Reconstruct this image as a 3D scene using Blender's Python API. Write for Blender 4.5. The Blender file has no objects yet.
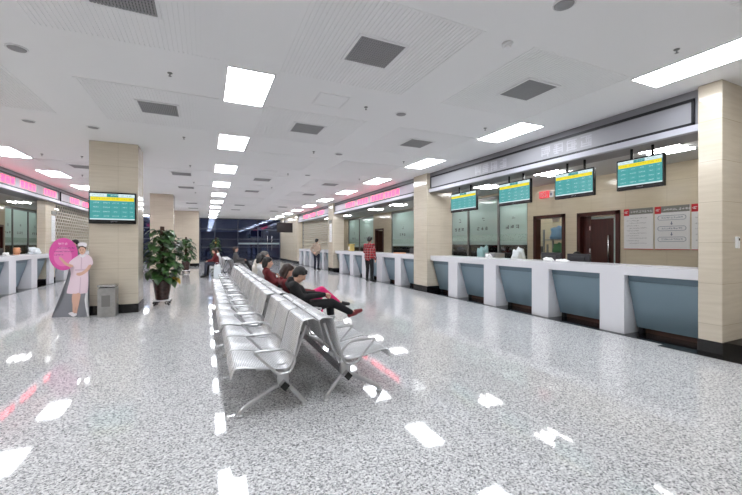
import bpy, bmesh, math, random
from mathutils import Vector, Matrix
from math import sin, cos, pi, radians as R
C = bpy.context.scene.collection
SC = bpy.context.scene
V = Vector
ORD = ['nearest','second','third','fourth','fifth','sixth','seventh','eighth','ninth','tenth','eleventh','twelfth','thirteenth']
H_CEIL = 3.472
# ------------------------------------------------------------------ materials
def lin(c):
    f = lambda v: v/12.92 if v <= .04045 else ((v+.055)/1.055)**2.4
    return tuple(f(v/255.) for v in c)+(1.,)
MATS = {}
def base_mat(name):
    m = bpy.data.materials.new(name); m.use_nodes = True
    nt = m.node_tree; b = nt.nodes['Principled BSDF']
    MATS[name] = m
    return m, nt, b
def mat(name, rgb, rough=.5, metal=0., emit=0., coat=0., var=0.):
    if name in MATS: return MATS[name]
    m, nt, b = base_mat(name)
    col = lin(rgb)
    b.inputs['Base Color'].default_value = col
    b.inputs['Roughness'].default_value = rough
    b.inputs['Metallic'].default_value = metal
    b.inputs['Coat Weight'].default_value = coat
    b.inputs['Coat Roughness'].default_value = .05
    if emit:
        b.inputs['Base Color'].default_value = tuple(c*.08 for c in col[:3])+(1,)
        b.inputs['Emission Color'].default_value = col
        b.inputs['Emission Strength'].default_value = emit
    if var:
        n = nt.nodes.new('ShaderNodeTexNoise'); n.inputs['Scale'].default_value = 14
        tc = nt.nodes.new('ShaderNodeTexCoord'); nt.links.new(tc.outputs['Object'], n.inputs['Vector'])
        r = nt.nodes.new('ShaderNodeValToRGB')
        r.color_ramp.elements[0].position = .3; r.color_ramp.elements[1].position = .7
        r.color_ramp.elements[0].color = tuple(c*(1-var) for c in col[:3])+(1,)
        r.color_ramp.elements[1].color = tuple(min(1, c*(1+var)) for c in col[:3])+(1,)
        nt.links.new(n.outputs['Fac'], r.inputs['Fac']); nt.links.new(r.outputs['Color'], b.inputs['Base Color'])
    return m
def mth(nt, op, a, b=None, c=None):
    n = nt.nodes.new('ShaderNodeMath'); n.operation = op
    for i, v in enumerate((a, b, c)):
        if v is None: continue
        if isinstance(v, (int, float)): n.inputs[i].default_value = v
        else: nt.links.new(v, n.inputs[i])
    return n.outputs[0]
def mix(nt, fac, a, b):
    n = nt.nodes.new('ShaderNodeMix'); n.data_type = 'RGBA'
    if isinstance(fac, (int, float)): n.inputs[0].default_value = fac
    else: nt.links.new(fac, n.inputs[0])
    for i, v in ((6, a), (7, b)):
        if isinstance(v, tuple): n.inputs[i].default_value = v
        else: nt.links.new(v, n.inputs[i])
    return n.outputs[2]
def tile_mat(name, ca, cb, seam, rough, tw=.8, th=.52, z0=.39):
    m, nt, b = base_mat(name)
    g = nt.nodes.new('ShaderNodeNewGeometry'); s = nt.nodes.new('ShaderNodeSeparateXYZ')
    nt.links.new(g.outputs['Position'], s.inputs[0])
    h = mth(nt, 'ADD', s.outputs[0], s.outputs[1])
    fz = mth(nt, 'FRACT', mth(nt, 'DIVIDE', mth(nt, 'SUBTRACT', s.outputs[2], z0), th))
    fh = mth(nt, 'FRACT', mth(nt, 'DIVIDE', h, tw))
    sz = mth(nt, 'LESS_THAN', fz, .009/th*.6); sh = mth(nt, 'LESS_THAN', fh, .004/tw)
    se = mth(nt, 'MAXIMUM', sz, sh)
    mp = nt.nodes.new('ShaderNodeMapping'); mp.inputs['Scale'].default_value = (1.2, 1.2, 16)
    nt.links.new(g.outputs['Position'], mp.inputs[0])
    n = nt.nodes.new('ShaderNodeTexNoise'); n.inputs['Scale'].default_value = 1.6; n.inputs['Detail'].default_value = 5
    nt.links.new(mp.outputs[0], n.inputs['Vector'])
    r = nt.nodes.new('ShaderNodeValToRGB'); r.color_ramp.elements[0].position = .3; r.color_ramp.elements[1].position = .72
    r.color_ramp.elements[0].color = lin(ca); r.color_ramp.elements[1].color = lin(cb)
    nt.links.new(n.outputs['Fac'], r.inputs['Fac'])
    col = mix(nt, se, r.outputs['Color'], lin(seam))
    nt.links.new(col, b.inputs['Base Color'])
    b.inputs['Roughness'].default_value = rough
    return m
def granite_mat(name):
    m, nt, b = base_mat(name)
    tc = nt.nodes.new('ShaderNodeNewGeometry')
    v = nt.nodes.new('ShaderNodeTexVoronoi'); v.inputs['Scale'].default_value = 105
    nt.links.new(tc.outputs['Position'], v.inputs['Vector'])
    sp = nt.nodes.new('ShaderNodeSeparateColor'); nt.links.new(v.outputs['Color'], sp.inputs[0])
    r = nt.nodes.new('ShaderNodeValToRGB'); r.color_ramp.interpolation = 'CONSTANT'
    cr = r.color_ramp; cr.elements[0].color = lin((74, 74, 78)); cr.elements[1].position = .16; cr.elements[1].color = lin((148, 148, 152))
    for p, c in ((.34, (204, 204, 206)), (.62, (230, 230, 230)), (.86, (244, 244, 244))):
        e = cr.elements.new(p); e.color = lin(c)
    nt.links.new(sp.outputs[0], r.inputs['Fac'])
    n = nt.nodes.new('ShaderNodeTexNoise'); n.inputs['Scale'].default_value = 55; n.inputs['Detail'].default_value = 4
    nt.links.new(tc.outputs['Position'], n.inputs['Vector'])
    r2 = nt.nodes.new('ShaderNodeValToRGB'); r2.color_ramp.elements[0].position = .38; r2.color_ramp.elements[1].position = .6
    r2.color_ramp.elements[0].color = lin((140, 140, 144)); r2.color_ramp.elements[1].color = lin((240, 240, 240))
    nt.links.new(n.outputs['Fac'], r2.inputs['Fac'])
    nt.links.new(mix(nt, .38, r.outputs['Color'], r2.outputs['Color']), b.inputs['Base Color'])
    b.inputs['Roughness'].default_value = .045
    b.inputs['Specular IOR Level'].default_value = .5
    return m
def perforated_mat(name):
    m, nt, b = base_mat(name)
    uv = nt.nodes.new('ShaderNodeUVMap'); s = nt.nodes.new('ShaderNodeSeparateXYZ'); nt.links.new(uv.outputs[0], s.inputs[0])
    p = .0135
    u = mth(nt, 'DIVIDE', s.outputs[0], p); w = mth(nt, 'DIVIDE', s.outputs[1], p)
    row = mth(nt, 'MULTIPLY', mth(nt, 'MODULO', mth(nt, 'FLOOR', w), 2), .5)
    fu = mth(nt, 'SUBTRACT', mth(nt, 'FRACT', mth(nt, 'ADD', u, row)), .5); fw = mth(nt, 'SUBTRACT', mth(nt, 'FRACT', w), .5)
    d = mth(nt, 'SQRT', mth(nt, 'ADD', mth(nt, 'MULTIPLY', fu, fu), mth(nt, 'MULTIPLY', fw, fw)))
    hole = mth(nt, 'LESS_THAN', d, .27)
    # a plain margin runs round every seat shell
    mg = mth(nt, 'MULTIPLY', mth(nt, 'GREATER_THAN', s.outputs[0], .03), mth(nt, 'LESS_THAN', s.outputs[0], .494))
    hole = mth(nt, 'MULTIPLY', hole, mg)
    nt.links.new(mix(nt, hole, lin((222, 222, 224)), lin((76, 76, 80))), b.inputs['Base Color'])
    nt.links.new(mth(nt, 'SUBTRACT', .7, mth(nt, 'MULTIPLY', hole, .5)), b.inputs['Metallic'])
    b.inputs['Roughness'].default_value = .48
    return m
def plaid_mat(name):
    m, nt, b = base_mat(name)
    tc = nt.nodes.new('ShaderNodeNewGeometry'); s = nt.nodes.new('ShaderNodeSeparateXYZ'); nt.links.new(tc.outputs['Position'], s.inputs[0])
    def band(o, p, t): return mth(nt, 'LESS_THAN', mth(nt, 'FRACT', mth(nt, 'DIVIDE', o, p)), t)
    hx = band(s.outputs[1], .085, .42); hz = band(s.outputs[2], .095, .42)
    c = mix(nt, mth(nt, 'MULTIPLY', hx, .55), lin((165, 40, 48)), lin((40, 18, 26)))
    c = mix(nt, mth(nt, 'MULTIPLY', hz, .55), c, lin((40, 18, 26)))
    w = mth(nt, 'MAXIMUM', band(s.outputs[1], .085, .1), band(s.outputs[2], .095, .1))
    c = mix(nt, mth(nt, 'MULTIPLY', w, .6), c, lin((225, 190, 190)))
    nt.links.new(c, b.inputs['Base Color']); b.inputs['Roughness'].default_value = .85
    return m
def glass_mat(name, tint, refl_rough=.02, clear=.85, rcol=(1, 1, 1), ior=1.6):
    m, nt, b = base_mat(name)
    nt.nodes.remove(b)
    t = nt.nodes.new('ShaderNodeBsdfTransparent'); t.inputs[0].default_value = lin(tint)
    gl = nt.nodes.new('ShaderNodeBsdfGlossy'); gl.inputs['Roughness'].default_value = refl_rough; gl.inputs[0].default_value = (*rcol, 1)
    fr = nt.nodes.new('ShaderNodeFresnel'); fr.inputs['IOR'].default_value = ior
    f2 = mth(nt, 'ADD', fr.outputs[0], 1-clear-.05)
    mx = nt.nodes.new('ShaderNodeMixShader'); nt.links.new(f2, mx.inputs[0])
    nt.links.new(t.outputs[0], mx.inputs[1]); nt.links.new(gl.outputs[0], mx.inputs[2])
    nt.links.new(mx.outputs[0], nt.nodes['Material Output'].inputs[0])
    return m
def frosted_mat(name):
    m, nt, b = base_mat(name)
    b.inputs['Base Color'].default_value = lin((216, 232, 228)); b.inputs['Roughness'].default_value = .12
    b.inputs['Coat Weight'].default_value = .3
    tr = nt.nodes.new('ShaderNodeBsdfTranslucent'); tr.inputs[0].default_value = lin((222, 238, 234))
    mx = nt.nodes.new('ShaderNodeMixShader'); mx.inputs[0].default_value = .5
    nt.links.new(b.outputs[0], mx.inputs[1]); nt.links.new(tr.outputs[0], mx.inputs[2])
    nt.links.new(mx.outputs[0], nt.nodes['Material Output'].inputs[0])
    return m
def leaf_mat(name):
    m, nt, b = base_mat(name)
    n = nt.nodes.new('ShaderNodeTexNoise'); n.inputs['Scale'].default_value = 9
    g = nt.nodes.new('ShaderNodeNewGeometry'); nt.links.new(g.outputs['Position'], n.inputs['Vector'])
    r = nt.nodes.new('ShaderNodeValToRGB'); r.color_ramp.elements[0].position = .3; r.color_ramp.elements[1].position = .75
    r.color_ramp.elements[0].color = lin((26, 52, 28)); r.color_ramp.elements[1].color = lin((72, 110, 54))
    nt.links.new(n.outputs['Fac'], r.inputs['Fac']); nt.links.new(r.outputs['Color'], b.inputs['Base Color'])
    b.inputs['Roughness'].default_value = .35
    return m
def film_mat(name):
    m, nt, b = base_mat(name)
    g = nt.nodes.new('ShaderNodeNewGeometry'); v = nt.nodes.new('ShaderNodeTexVoronoi'); v.inputs['Scale'].default_value = 22
    nt.links.new(g.outputs['Position'], v.inputs['Vector'])
    f = mth(nt, 'LESS_THAN', v.outputs['Distance'], .22)
    nt.links.new(mix(nt, f, lin((190, 215, 205)), lin((110, 135, 128))), b.inputs['Base Color'])
    b.inputs['Roughness'].default_value = .15
    return m
def wood_mat(name, a, c):
    m, nt, b = base_mat(name)
    g = nt.nodes.new('ShaderNodeNewGeometry'); mp = nt.nodes.new('ShaderNodeMapping'); mp.inputs['Scale'].default_value = (18, 18, 1.5)
    nt.links.new(g.outputs['Position'], mp.inputs[0])
    n = nt.nodes.new('ShaderNodeTexNoise'); n.inputs['Scale'].default_value = 2; n.inputs['Detail'].default_value = 4
    nt.links.new(mp.outputs[0], n.inputs['Vector'])
    r = nt.nodes.new('ShaderNodeValToRGB'); r.color_ramp.elements[0].color = lin(a); r.color_ramp.elements[1].color = lin(c)
    nt.links.new(n.outputs['Fac'], r.inputs['Fac']); nt.links.new(r.outputs['Color'], b.inputs['Base Color'])
    b.inputs['Roughness'].default_value = .3
    return m
LIGHT_E = 14.0
M = dict(
 granite=granite_mat('granite'), groove=mat('ceiling_groove', (212, 212, 214), .8), blackstone=mat('black_stone', (24, 24, 26), .08, var=.3),
 tile=tile_mat('beige_tile', (202, 191, 173), (212, 202, 185), (176, 163, 142), .1),
 walltile=tile_mat('beige_wall_tile', (206, 193, 168), (215, 203, 179), (182, 168, 144), .14, .8, .6, .3),
 ceil=mat('ceiling_paint', (238, 238, 239), .8), slat=mat('ceiling_slat', (238, 238, 239), .6),
 vent=mat('vent_grey', (150, 150, 152), .5), ventdark=mat('vent_dark', (84, 84, 88), .8),
 panel=mat('light_panel', (246, 250, 255), .4, emit=LIGHT_E), white=mat('white_enamel', (232, 232, 234), .35),
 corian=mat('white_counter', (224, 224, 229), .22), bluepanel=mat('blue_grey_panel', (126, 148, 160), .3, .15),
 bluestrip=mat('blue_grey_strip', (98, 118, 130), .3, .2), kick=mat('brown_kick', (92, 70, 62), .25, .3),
 monitorgrey=mat('monitor_grey', (56, 56, 60), .4), darkmetal=mat('dark_metal', (30, 30, 34), .4, .3), black=mat('black_plastic', (14, 14, 16), .25), rubber=mat('rubber', (20, 20, 20), .7),
 fascia=mat('fascia_grey', (128, 128, 134), .4), lip=mat('fascia_lip', (184, 184, 194), .4),
 ledbody=mat('led_screen', (150, 150, 156), .4), ledlit=mat('led_screen_lit', (150, 142, 152), .4),
 ledglyph=mat('led_pink', (255, 40, 84), .5, emit=4.2), ledoff=mat('led_faint', (176, 174, 184), .4),
 steel=perforated_mat('perforated_steel'), chrome=mat('chrome', (206, 206, 208), .2, .95), satin=mat('satin_steel', (200, 200, 202), .34, .85), brushed=mat('brushed_steel', (176, 176, 176), .35, .85, var=.08),
 wood=wood_mat('dark_wood', (46, 20, 16), (78, 36, 28)), mull=mat('mullion_grey', (140, 140, 138), .35, .6),
 frost=frosted_mat('frosted_glass'), film=film_mat('patterned_film'), clear=glass_mat('clear_glass', (232, 242, 238), .02, .9),
 night=glass_mat('night_glass', (120, 136, 176), .015, .86, (.62, .7, .85), 1.45), nightframe=mat('night_frame', (70, 74, 86), .3, .6),
 frostband=mat('frosted_band', (150, 165, 172), .5),
 teal=mat('screen_teal', (74, 158, 158), .2, emit=.63), yellow=mat('screen_yellow', (236, 220, 40), .2, emit=.63), pale=mat('screen_pale', (214, 236, 240), .2, emit=.63),
 tealdark=mat('screen_deep_teal', (40, 140, 140), .2, emit=.63), cellline=mat('screen_line', (52, 140, 140), .2, emit=.63), glyph=mat('screen_white', (196, 226, 226), .3, emit=.63), ochre=mat('screen_ochre', (150, 120, 20), .3, emit=.63),
 poster=mat('poster_white', (232, 232, 232), .35), postgrey=mat('poster_grey', (128, 128, 122), .4), red=mat('logo_red', (205, 48, 56), .4), ink=mat('ink', (70, 72, 76), .6), inkblue=mat('ink_blue', (120, 130, 150), .6),
 redsign=mat('red_sign', (230, 60, 70), .4, emit=.63), leaf=leaf_mat('pothos_leaf'), yleaf=mat('yellow_leaf', (168, 140, 50), .4), stem=mat('plant_stem', (60, 84, 40), .6), totem=mat('moss_totem', (66, 46, 38), .9, var=.3),
 pot=mat('brown_glaze', (66, 46, 40), .2, var=.35), skin=mat('skin', (216, 172, 148), .55), hairb=mat('black_hair', (22, 19, 19), .45), hairbr=mat('brown_hair', (48, 30, 24), .45), hairg=mat('grey_hair', (112, 108, 106), .6),
 lipc=mat('lip_colour', (170, 92, 86), .5), eye=mat('eye_dark', (26, 22, 22), .3),
 blackcloth=mat('black_cloth', (26, 26, 29), .85), navy=mat('navy_cloth', (34, 38, 54), .85), pinkc=mat('pink_cloth', (226, 40, 116), .8), maroon=mat('maroon_cloth', (104, 32, 38), .85, var=.25), cream=mat('cream_cloth', (226, 220, 210), .85), taupe=mat('taupe_cloth', (176, 158, 142), .85), greycloth=mat('grey_cloth', (96, 94, 94), .85), plaid=plaid_mat('plaid'), whitecloth=mat('white_cloth', (236, 236, 238), .8), jean=mat('dark_denim', (60, 62, 76), .85),
 shoe=mat('black_shoe', (22, 20, 20), .35), redshoe=mat('red_shoe', (118, 30, 38), .5),
 discpink=mat('disc_pink', (222, 88, 168), .4), discpale=mat('disc_pale', (234, 128, 190), .4), dresspink=mat('uniform_pink', (236, 214, 226), .5), dressshade=mat('uniform_fold', (216, 190, 206), .5), printskin=mat('printed_skin', (222, 178, 158), .5), boardgrey=mat('board_grey', (132, 134, 142), .45), boardedge=mat('board_white', (232, 232, 234), .5), caplilac=mat('cap_white', (240, 236, 242), .5), titlepink=mat('title_light', (250, 220, 238), .5),
 grille=mat('shutter_grey', (206, 200, 186), .4, .2), gold=mat('gold_paper', (208, 186, 116), .4, .1), orange=mat('orange_paper', (222, 158, 118), .6), bagblue=mat('blue_plastic', (130, 170, 210), .35), bagwhite=mat('white_plastic', (225, 232, 236), .35), greenbox=mat('green_box', (96, 150, 112), .5), tealwrap=mat('teal_wrap', (150, 186, 186), .4), shelfm=mat('shelf_metal', (150, 152, 154), .4, .1), folder=mat('folder_beige', (190, 180, 150), .6), folderd=mat('folder_dark', (112, 118, 124), .6), yellowbox=mat('yellow_box', (214, 186, 90), .6), paper=mat('paper', (240, 240, 240), .7),
 darkroom=mat('dark_outside', (20, 22, 28), .9), offceil=mat('office_ceiling', (206, 206, 206), .7), tube=mat('tube_light', (255, 255, 255), .4, emit=22.0), traydark=mat('louvre_tray', (40, 40, 42), .5), desk=mat('desk_grey', (150, 150, 150), .5),
)
# ------------------------------------------------------------------ mesh helpers
def quad(bm, pts, mi=0):
    f = bm.faces.new([bm.verts.new(p) for p in pts]); f.material_index = mi; return f
def box(bm, a, b, mi=0):
    x0, x1 = sorted((a[0], b[0])); y0, y1 = sorted((a[1], b[1])); z0, z1 = sorted((a[2], b[2]))
    v = [bm.verts.new(p) for p in ((x0,y0,z0),(x1,y0,z0),(x1,y1,z0),(x0,y1,z0),(x0,y0,z1),(x1,y0,z1),(x1,y1,z1),(x0,y1,z1))]
    for q in ((0,3,2,1),(4,5,6,7),(0,1,5,4),(1,2,6,5),(2,3,7,6),(3,0,4,7)):
        bm.faces.new([v[i] for i in q]).material_index = mi
def tube(bm, pts, r, n=8, closed=False, mi=0, flat=1.0):
    pts = [V(p) for p in pts]; rings = []; N = len(pts)
    prev = None
    for i, p in enumerate(pts):
        if closed: t = pts[(i+1) % N]-pts[i-1]
        else: t = pts[min(i+1, N-1)]-pts[max(i-1, 0)]
        t.normalize()
        if prev is None:
            a = t.orthogonal().normalized()
        else:
            a = prev-t*prev.dot(t)
            a = a.normalized() if a.length > 1e-6 else t.orthogonal().normalized()
        prev = a; b = t.cross(a)
        rr = r[i] if isinstance(r, (list, tuple)) else r
        rings.append([bm.verts.new(p+(a*cos(2*pi*k/n)+b*sin(2*pi*k/n)*flat)*rr) for k in range(n)])
    M_ = N if closed else N-1
    for i in range(M_):
        A, B = rings[i], rings[(i+1) % N]
        for k in range(n):
            bm.faces.new((A[k], A[(k+1) % n], B[(k+1) % n], B[k])).material_index = mi
    if not closed:
        bm.faces.new(rings[0][::-1]).material_index = mi; bm.faces.new(rings[-1]).material_index = mi
def lathe(bm, prof, n=24, c=(0,0,0), mi=0):
    rings = [[bm.verts.new((c[0]+r*cos(2*pi*k/n), c[1]+r*sin(2*pi*k/n), c[2]+z)) for k in range(n)] for r, z in prof]
    for A, B in zip(rings, rings[1:]):
        for k in range(n): bm.faces.new((A[k], A[(k+1) % n], B[(k+1) % n], B[k])).material_index = mi
    bm.faces.new(rings[0][::-1]).material_index = mi; bm.faces.new(rings[-1]).material_index = mi
def ellipsoid(bm, c, r, mat3=None, seg=16, rng=10):
    mt = Matrix.Translation(V(c)) @ ((mat3.to_4x4() if mat3 is not None else Matrix.Identity(4))) @ Matrix.Diagonal((r[0], r[1], r[2], 1))
    bmesh.ops.create_uvsphere(bm, u_segments=seg, v_segments=rng, radius=1, matrix=mt)
def obj(name, bm, m, parent=None, smooth=False, bevel=0):
    me = bpy.data.meshes.new(name); bmesh.ops.recalc_face_normals(bm, faces=bm.faces[:]) 
    bm.to_mesh(me); bm.free()
    for x in (m if isinstance(m, (list, tuple)) else [m]): me.materials.append(M[x])
    if smooth: me.polygons.foreach_set('use_smooth', [True]*len(me.polygons))
    o = bpy.data.objects.new(name, me); C.objects.link(o)
    if parent is not None: o.parent = parent
    if bevel:
        bv = o.modifiers.new('bevel', 'BEVEL'); bv.width = bevel; bv.segments = 2; bv.limit_method = 'ANGLE'
    return o
def nb(): return bmesh.new()
def bobj(name, boxes, m, parent=None, bevel=0):
    bm = nb()
    for a, b in boxes: box(bm, a, b)
    return obj(name, bm, m, parent, bevel=bevel)
def tag(o, label, cat, group=None):
    o['label'] = label; o['category'] = cat
    if group: o['group'] = group
    return o
def empty(name, label, cat, loc=(0,0,0), rz=0, group=None):
    o = bpy.data.objects.new(name, None); C.objects.link(o); o.empty_display_size = .1
    o.location = loc; o.rotation_euler = (0, 0, rz)
    return tag(o, label, cat, group)
def struct(o, label=None):
    o['kind'] = 'structure'
    if label: o['label'] = label
    return o
def sbox(name, boxes, m, parent=None, bevel=0):
    o = bobj(name, boxes, m, parent, bevel)
    if parent is None: struct(o)
    return o
def copy_thing(root, loc, label, rz=None, group=None):
    r = root.copy(); C.objects.link(r); r.location = loc; r['label'] = label
    if rz is not None: r.rotation_euler = (0, 0, rz)
    if group: r['group'] = group
    for ch in list(root.children):
        c = ch.copy(); C.objects.link(c); c.parent = r
        for g in list(ch.children):
            d = g.copy(); C.objects.link(d); d.parent = c
    return r
def marks(bm, o, right, up, size, rng, mi=0, n=1, gap=.25, dens=6):
    """a run of illegible small characters as flat strokes"""
    right = V(right).normalized(); up = V(up).normalized(); o = V(o)
    nn = right.cross(up); step = [0]
    for k in range(n):
        b = o+right*(k*size*(1+gap)); t = size*.11
        def st(x0, y0, x1, y1):
            step[0] += 1; e = nn*(.00012*(step[0] % 12))
            p = [e+b+right*x0*size+up*y0*size, e+b+right*x1*size+up*y0*size, e+b+right*x1*size+up*y1*size, e+b+right*x0*size+up*y1*size]
            quad(bm, p, mi)
        for _ in range(dens):
            if rng.random() < .55:
                y = rng.choice((.05, .25, .45, .65, .85)); x0 = rng.choice((0, .1, .45)); st(x0, y, rng.choice((.55, .9, 1.)), y+.11)
            else:
                x = rng.choice((.05, .3, .5, .7, .88)); y0 = rng.choice((0, .1, .4)); st(x, y0, x+.11, rng.choice((.6, .95, 1.)))
# ------------------------------------------------------------------ the room shell
Y0, Y1 = -5.0, 31.5
XL, XR = -8.6, 10.6
sbox('floor', [((XL-2, Y0, -.1), (XR, Y1+.0, 0))], 'granite')
bm = nb(); box(bm, (5.86, 2.9, 0), (8.6, 25.3, .006)); box(bm, (5.72, 1.2, 0), (8.6, 2.9, .006)); struct(obj('trim_1', bm, 'blackstone'))
bm = nb(); box(bm, (-8.0, 9, 0), (-4.93, 25.3, .006)); struct(obj('trim_2', bm, 'blackstone'))
sbox('ceiling', [((-5.6, Y0, H_CEIL), (6.6, Y1+.3, H_CEIL+.12))], 'ceil')
sbox('wall_rear', [((-10, Y0-.2, 0), (10, Y0, H_CEIL))], 'tile')
sbox('wall_left_near', [((-5.5, Y0, 0), (-5.3, 9.0, H_CEIL))], 'tile')
sbox('wall_right_near', [((6.75, Y0, 0), (6.95, 2.27, H_CEIL))], 'tile')
sbox('wall_right_return', [((6.42, 2.27, 0), (8.6, 2.51, H_CEIL))], 'tile')
def column(x0, x1, y0, y1, label, z1=H_CEIL):
    c = struct(bobj('column', [((x0, y0, .18), (x1, y1, z1))], 'tile', bevel=.008), label)
    bobj('baseboard', [((x0-.006, y0-.006, 0), (x1+.006, y1+.006, .18))], 'blackstone', c)
    return c
column(5.85, 6.42, 2.265, 2.51, 'beige tiled pillar at the near end of the right counter')
column(5.85, 6.75, 8.86, 9.6, 'beige tiled pillar between the first and second right counters')
column(5.85, 6.45, 17.4, 18.15, 'beige tiled pillar carrying a white notice, right side')
sbox('wall_right_far', [((5.85, 25.2, .18), (6.1, Y1, H_CEIL))], 'tile')
sbox('baseboard_right_far', [((5.84, 25.19, 0), (6.11, Y1, .18))], 'blackstone')
column(-2.1, -1.27, 8.82, 9.5, 'square beige tiled column with a queue screen on it')
column(-2.06, -1.22, 17.12, 17.95, 'second freestanding beige column along the left aisle')
column(-2.1, -.38, 25.3, 26.1, 'farthest wide beige column before the glass wall')
column(-5.34, -5.1, 16.26, 17.14, 'beige pillar behind the left counter')
sbox('wall_left_far', [((-5.4, 25.2, .18), (-5.0, Y1, H_CEIL))], 'tile')
sbox('baseboard_left_far', [((-5.41, 25.19, 0), (-4.99, Y1, .18))], 'blackstone')
# offices behind the counters
WX = 8.6; ZO = 3.05
def wall_segments(name, x0, x1, segs, z1, m):
    return sbox(name, [((x0, a, za), (x1, b, zb)) for a, b, za, zb in segs], m)
wall_segments('wall_right_office', WX, WX+.15,
   [(2.5, 5.12, 0, ZO), (5.12, 6.16, 2.19, ZO), (6.16, 6.5, 0, ZO), (6.5, 7.5, 2.21, ZO), (7.5, 7.73, 0, ZO), (7.73, 11.4, 2.98, ZO), (11.4, 14.1, 0, ZO),
    (14.1, 16.3, 3.03, ZO), (16.3, 17.15, 0, ZO), (17.15, 18.2, 2.24, ZO), (18.2, 18.46, 0, ZO), (18.46, 22.4, 3.03, ZO), (22.4, 25.2, 0, ZO)], ZO, 'walltile')
sbox('ceiling_right_office', [((6.55, 2.51, ZO), (XR, 25.2, ZO+.1))], 'offceil')
sbox('wall_right_storeroom', [((XR-.1, 2.5, 0), (XR, 25.2, ZO))], 'walltile')
sbox('wall_storeroom_partition', [((WX+.15, 6.2, 0), (XR-.1, 6.3, ZO))], 'walltile')
sbox('wall_storeroom_end', [((6.1, 25.2, 0), (XR, 25.35, ZO))], 'walltile')
LX = -7.6
wall_segments('wall_left_office', LX-.15, LX, [(9, 19.2, 0, ZO), (19.2, 19.85, 2.2, ZO), (19.85, 20.03, 0, ZO), (20.03, 23.9, 3.03, ZO), (23.9, 25.2, 0, ZO)], ZO, 'walltile')
sbox('ceiling_left_office', [((LX-2.2, 9, ZO), (-5.5, 25.2, ZO+.1))], 'offceil')
sbox('wall_left_storeroom', [((LX-2.1, 9, 0), (LX-2.0, 25.2, ZO))], 'walltile')
sbox('wall_left_office_end', [((LX-2, 25.2, 0), (-5.4, 25.35, ZO))], 'walltile')
sbox('wall_left_office_near', [((LX-2, 8.9, 0), (-5.5, 9.0, H_CEIL))], 'walltile')
# glass end wall
bm = nb()
vx = [-5.0, -3.4, -1.9, -.4, .68, 2.42, 4.0, 5.8]
for x in vx: box(bm, (x-.035, Y1, 0), (x+.035, Y1+.12, H_CEIL))
for z in (.04, 1.14, 1.8, 2.6, H_CEIL-.05): box(bm, (-5.0, Y1+.01, z-.035), (5.85, Y1+.11, z+.035))
wn = struct(obj('window_1', bm, 'nightframe'), 'dark glass end wall of the hall')
for i in range(len(vx)-1): bobj('pane', [((vx[i], Y1+.05, 0), (vx[i+1], Y1+.065, H_CEIL))], 'night', wn)
bobj('frosted_strip', [((2.45, Y1+.03, 1.36), (5.78, Y1+.045, 1.5))], 'frostband', wn)
for x in (4.75, 5.12):
    bm = nb(); tube(bm, [(x, Y1-.06, .85), (x, Y1-.06, 2.1)], .018, 8); tube(bm, [(x, Y1-.06, 1.1), (x, Y1+.02, 1.1)], .012, 6); tube(bm, [(x, Y1-.06, 1.9), (x, Y1+.02, 1.9)], .012, 6)
    obj('door_handle', bm, 'chrome', wn, True)
sbox('ground_outside', [((-9, Y1, -.1), (10, Y1+6, 0))], 'darkroom')
# ------------------------------------------------------------------ ceiling: slatted fields
XP = (-2.96, -.655, 1.64, 3.95)
first = None; pn = 0
SLW = 1.67
for xi, xc in enumerate(XP):
    for k in range(-2, 10):
        yc = 3.545+2.83*k
        if k in (2, 5, 8) and xi in (0, 1): continue
        if yc < -2: continue
        if first is None:
            bm = nb(); n = 38; p = SLW/n
            box(bm, (-SLW/2, -SLW/2, 0), (SLW/2, -SLW/2+.02, -.006)); box(bm, (-SLW/2, SLW/2-.02, 0), (SLW/2, SLW/2, -.006))
            for j in range(n):
                x = -SLW/2+p*j
                box(bm, (x+.004, -SLW/2+.02, .0), (x+p-.004, SLW/2-.02, -.006))
            first = obj('ceiling_panel', bm, 'slat'); o = first
        else:
            o = first.copy(); C.objects.link(o)
        struct(o); o.location = (xc, yc, H_CEIL)
# ceiling lights
def make_light(name, L, W, label, loc, group):
    t = empty(name, label, 'ceiling light', loc, 0, group)
    bm = nb(); f = .012
    for a, b in (((-W/2-f, -L/2-f), (W/2+f, -L/2)), ((-W/2-f, L/2), (W/2+f, L/2+f)), ((-W/2-f, -L/2), (-W/2, L/2)), ((W/2, -L/2), (W/2+f, L/2))):
        box(bm, (a[0], a[1], 0), (b[0], b[1], -.012))
    obj('frame', bm, 'white', t)
    bobj('diffuser', [((-W/2, -L/2, -.001), (W/2, L/2, -.008))], 'panel', t)
    return t
proto = None
for row, xc, nm, k0 in (('central', .5, 'central', -2), ('right', 5.1, 'right', -2), ('left', -4.03, 'left', -2)):
    n = 0
    for k in range(k0, 10):
        yc = 5.02+2.83*k
        if yc > 31: continue
        vis = (row == 'central' and k >= 0) or (row == 'right' and k >= -1) or (row == 'left' and k >= 2)
        side = {'central': 'the central row down the hall', 'right': 'the row above the right counter', 'left': 'the row above the left counter'}[row]
        if vis:
            lab = 'glowing white ceiling light panel, %s in %s' % (ORD[n] if n else 'nearest', side); n += 1
        else:
            lab = 'ceiling light panel in %s, %s behind the camera' % (side, ('first', 'second', 'third', 'fourth')[({'central': -1, 'right': -2, 'left': 1}[row])-k])
        g = 'ceiling light panels in %s' % side
        if proto is None: proto = make_light('ceiling_light', 1.1, .52, lab, (xc, yc, H_CEIL), g)
        else: copy_thing(proto, (xc, yc, H_CEIL), lab, group=g)
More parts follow.
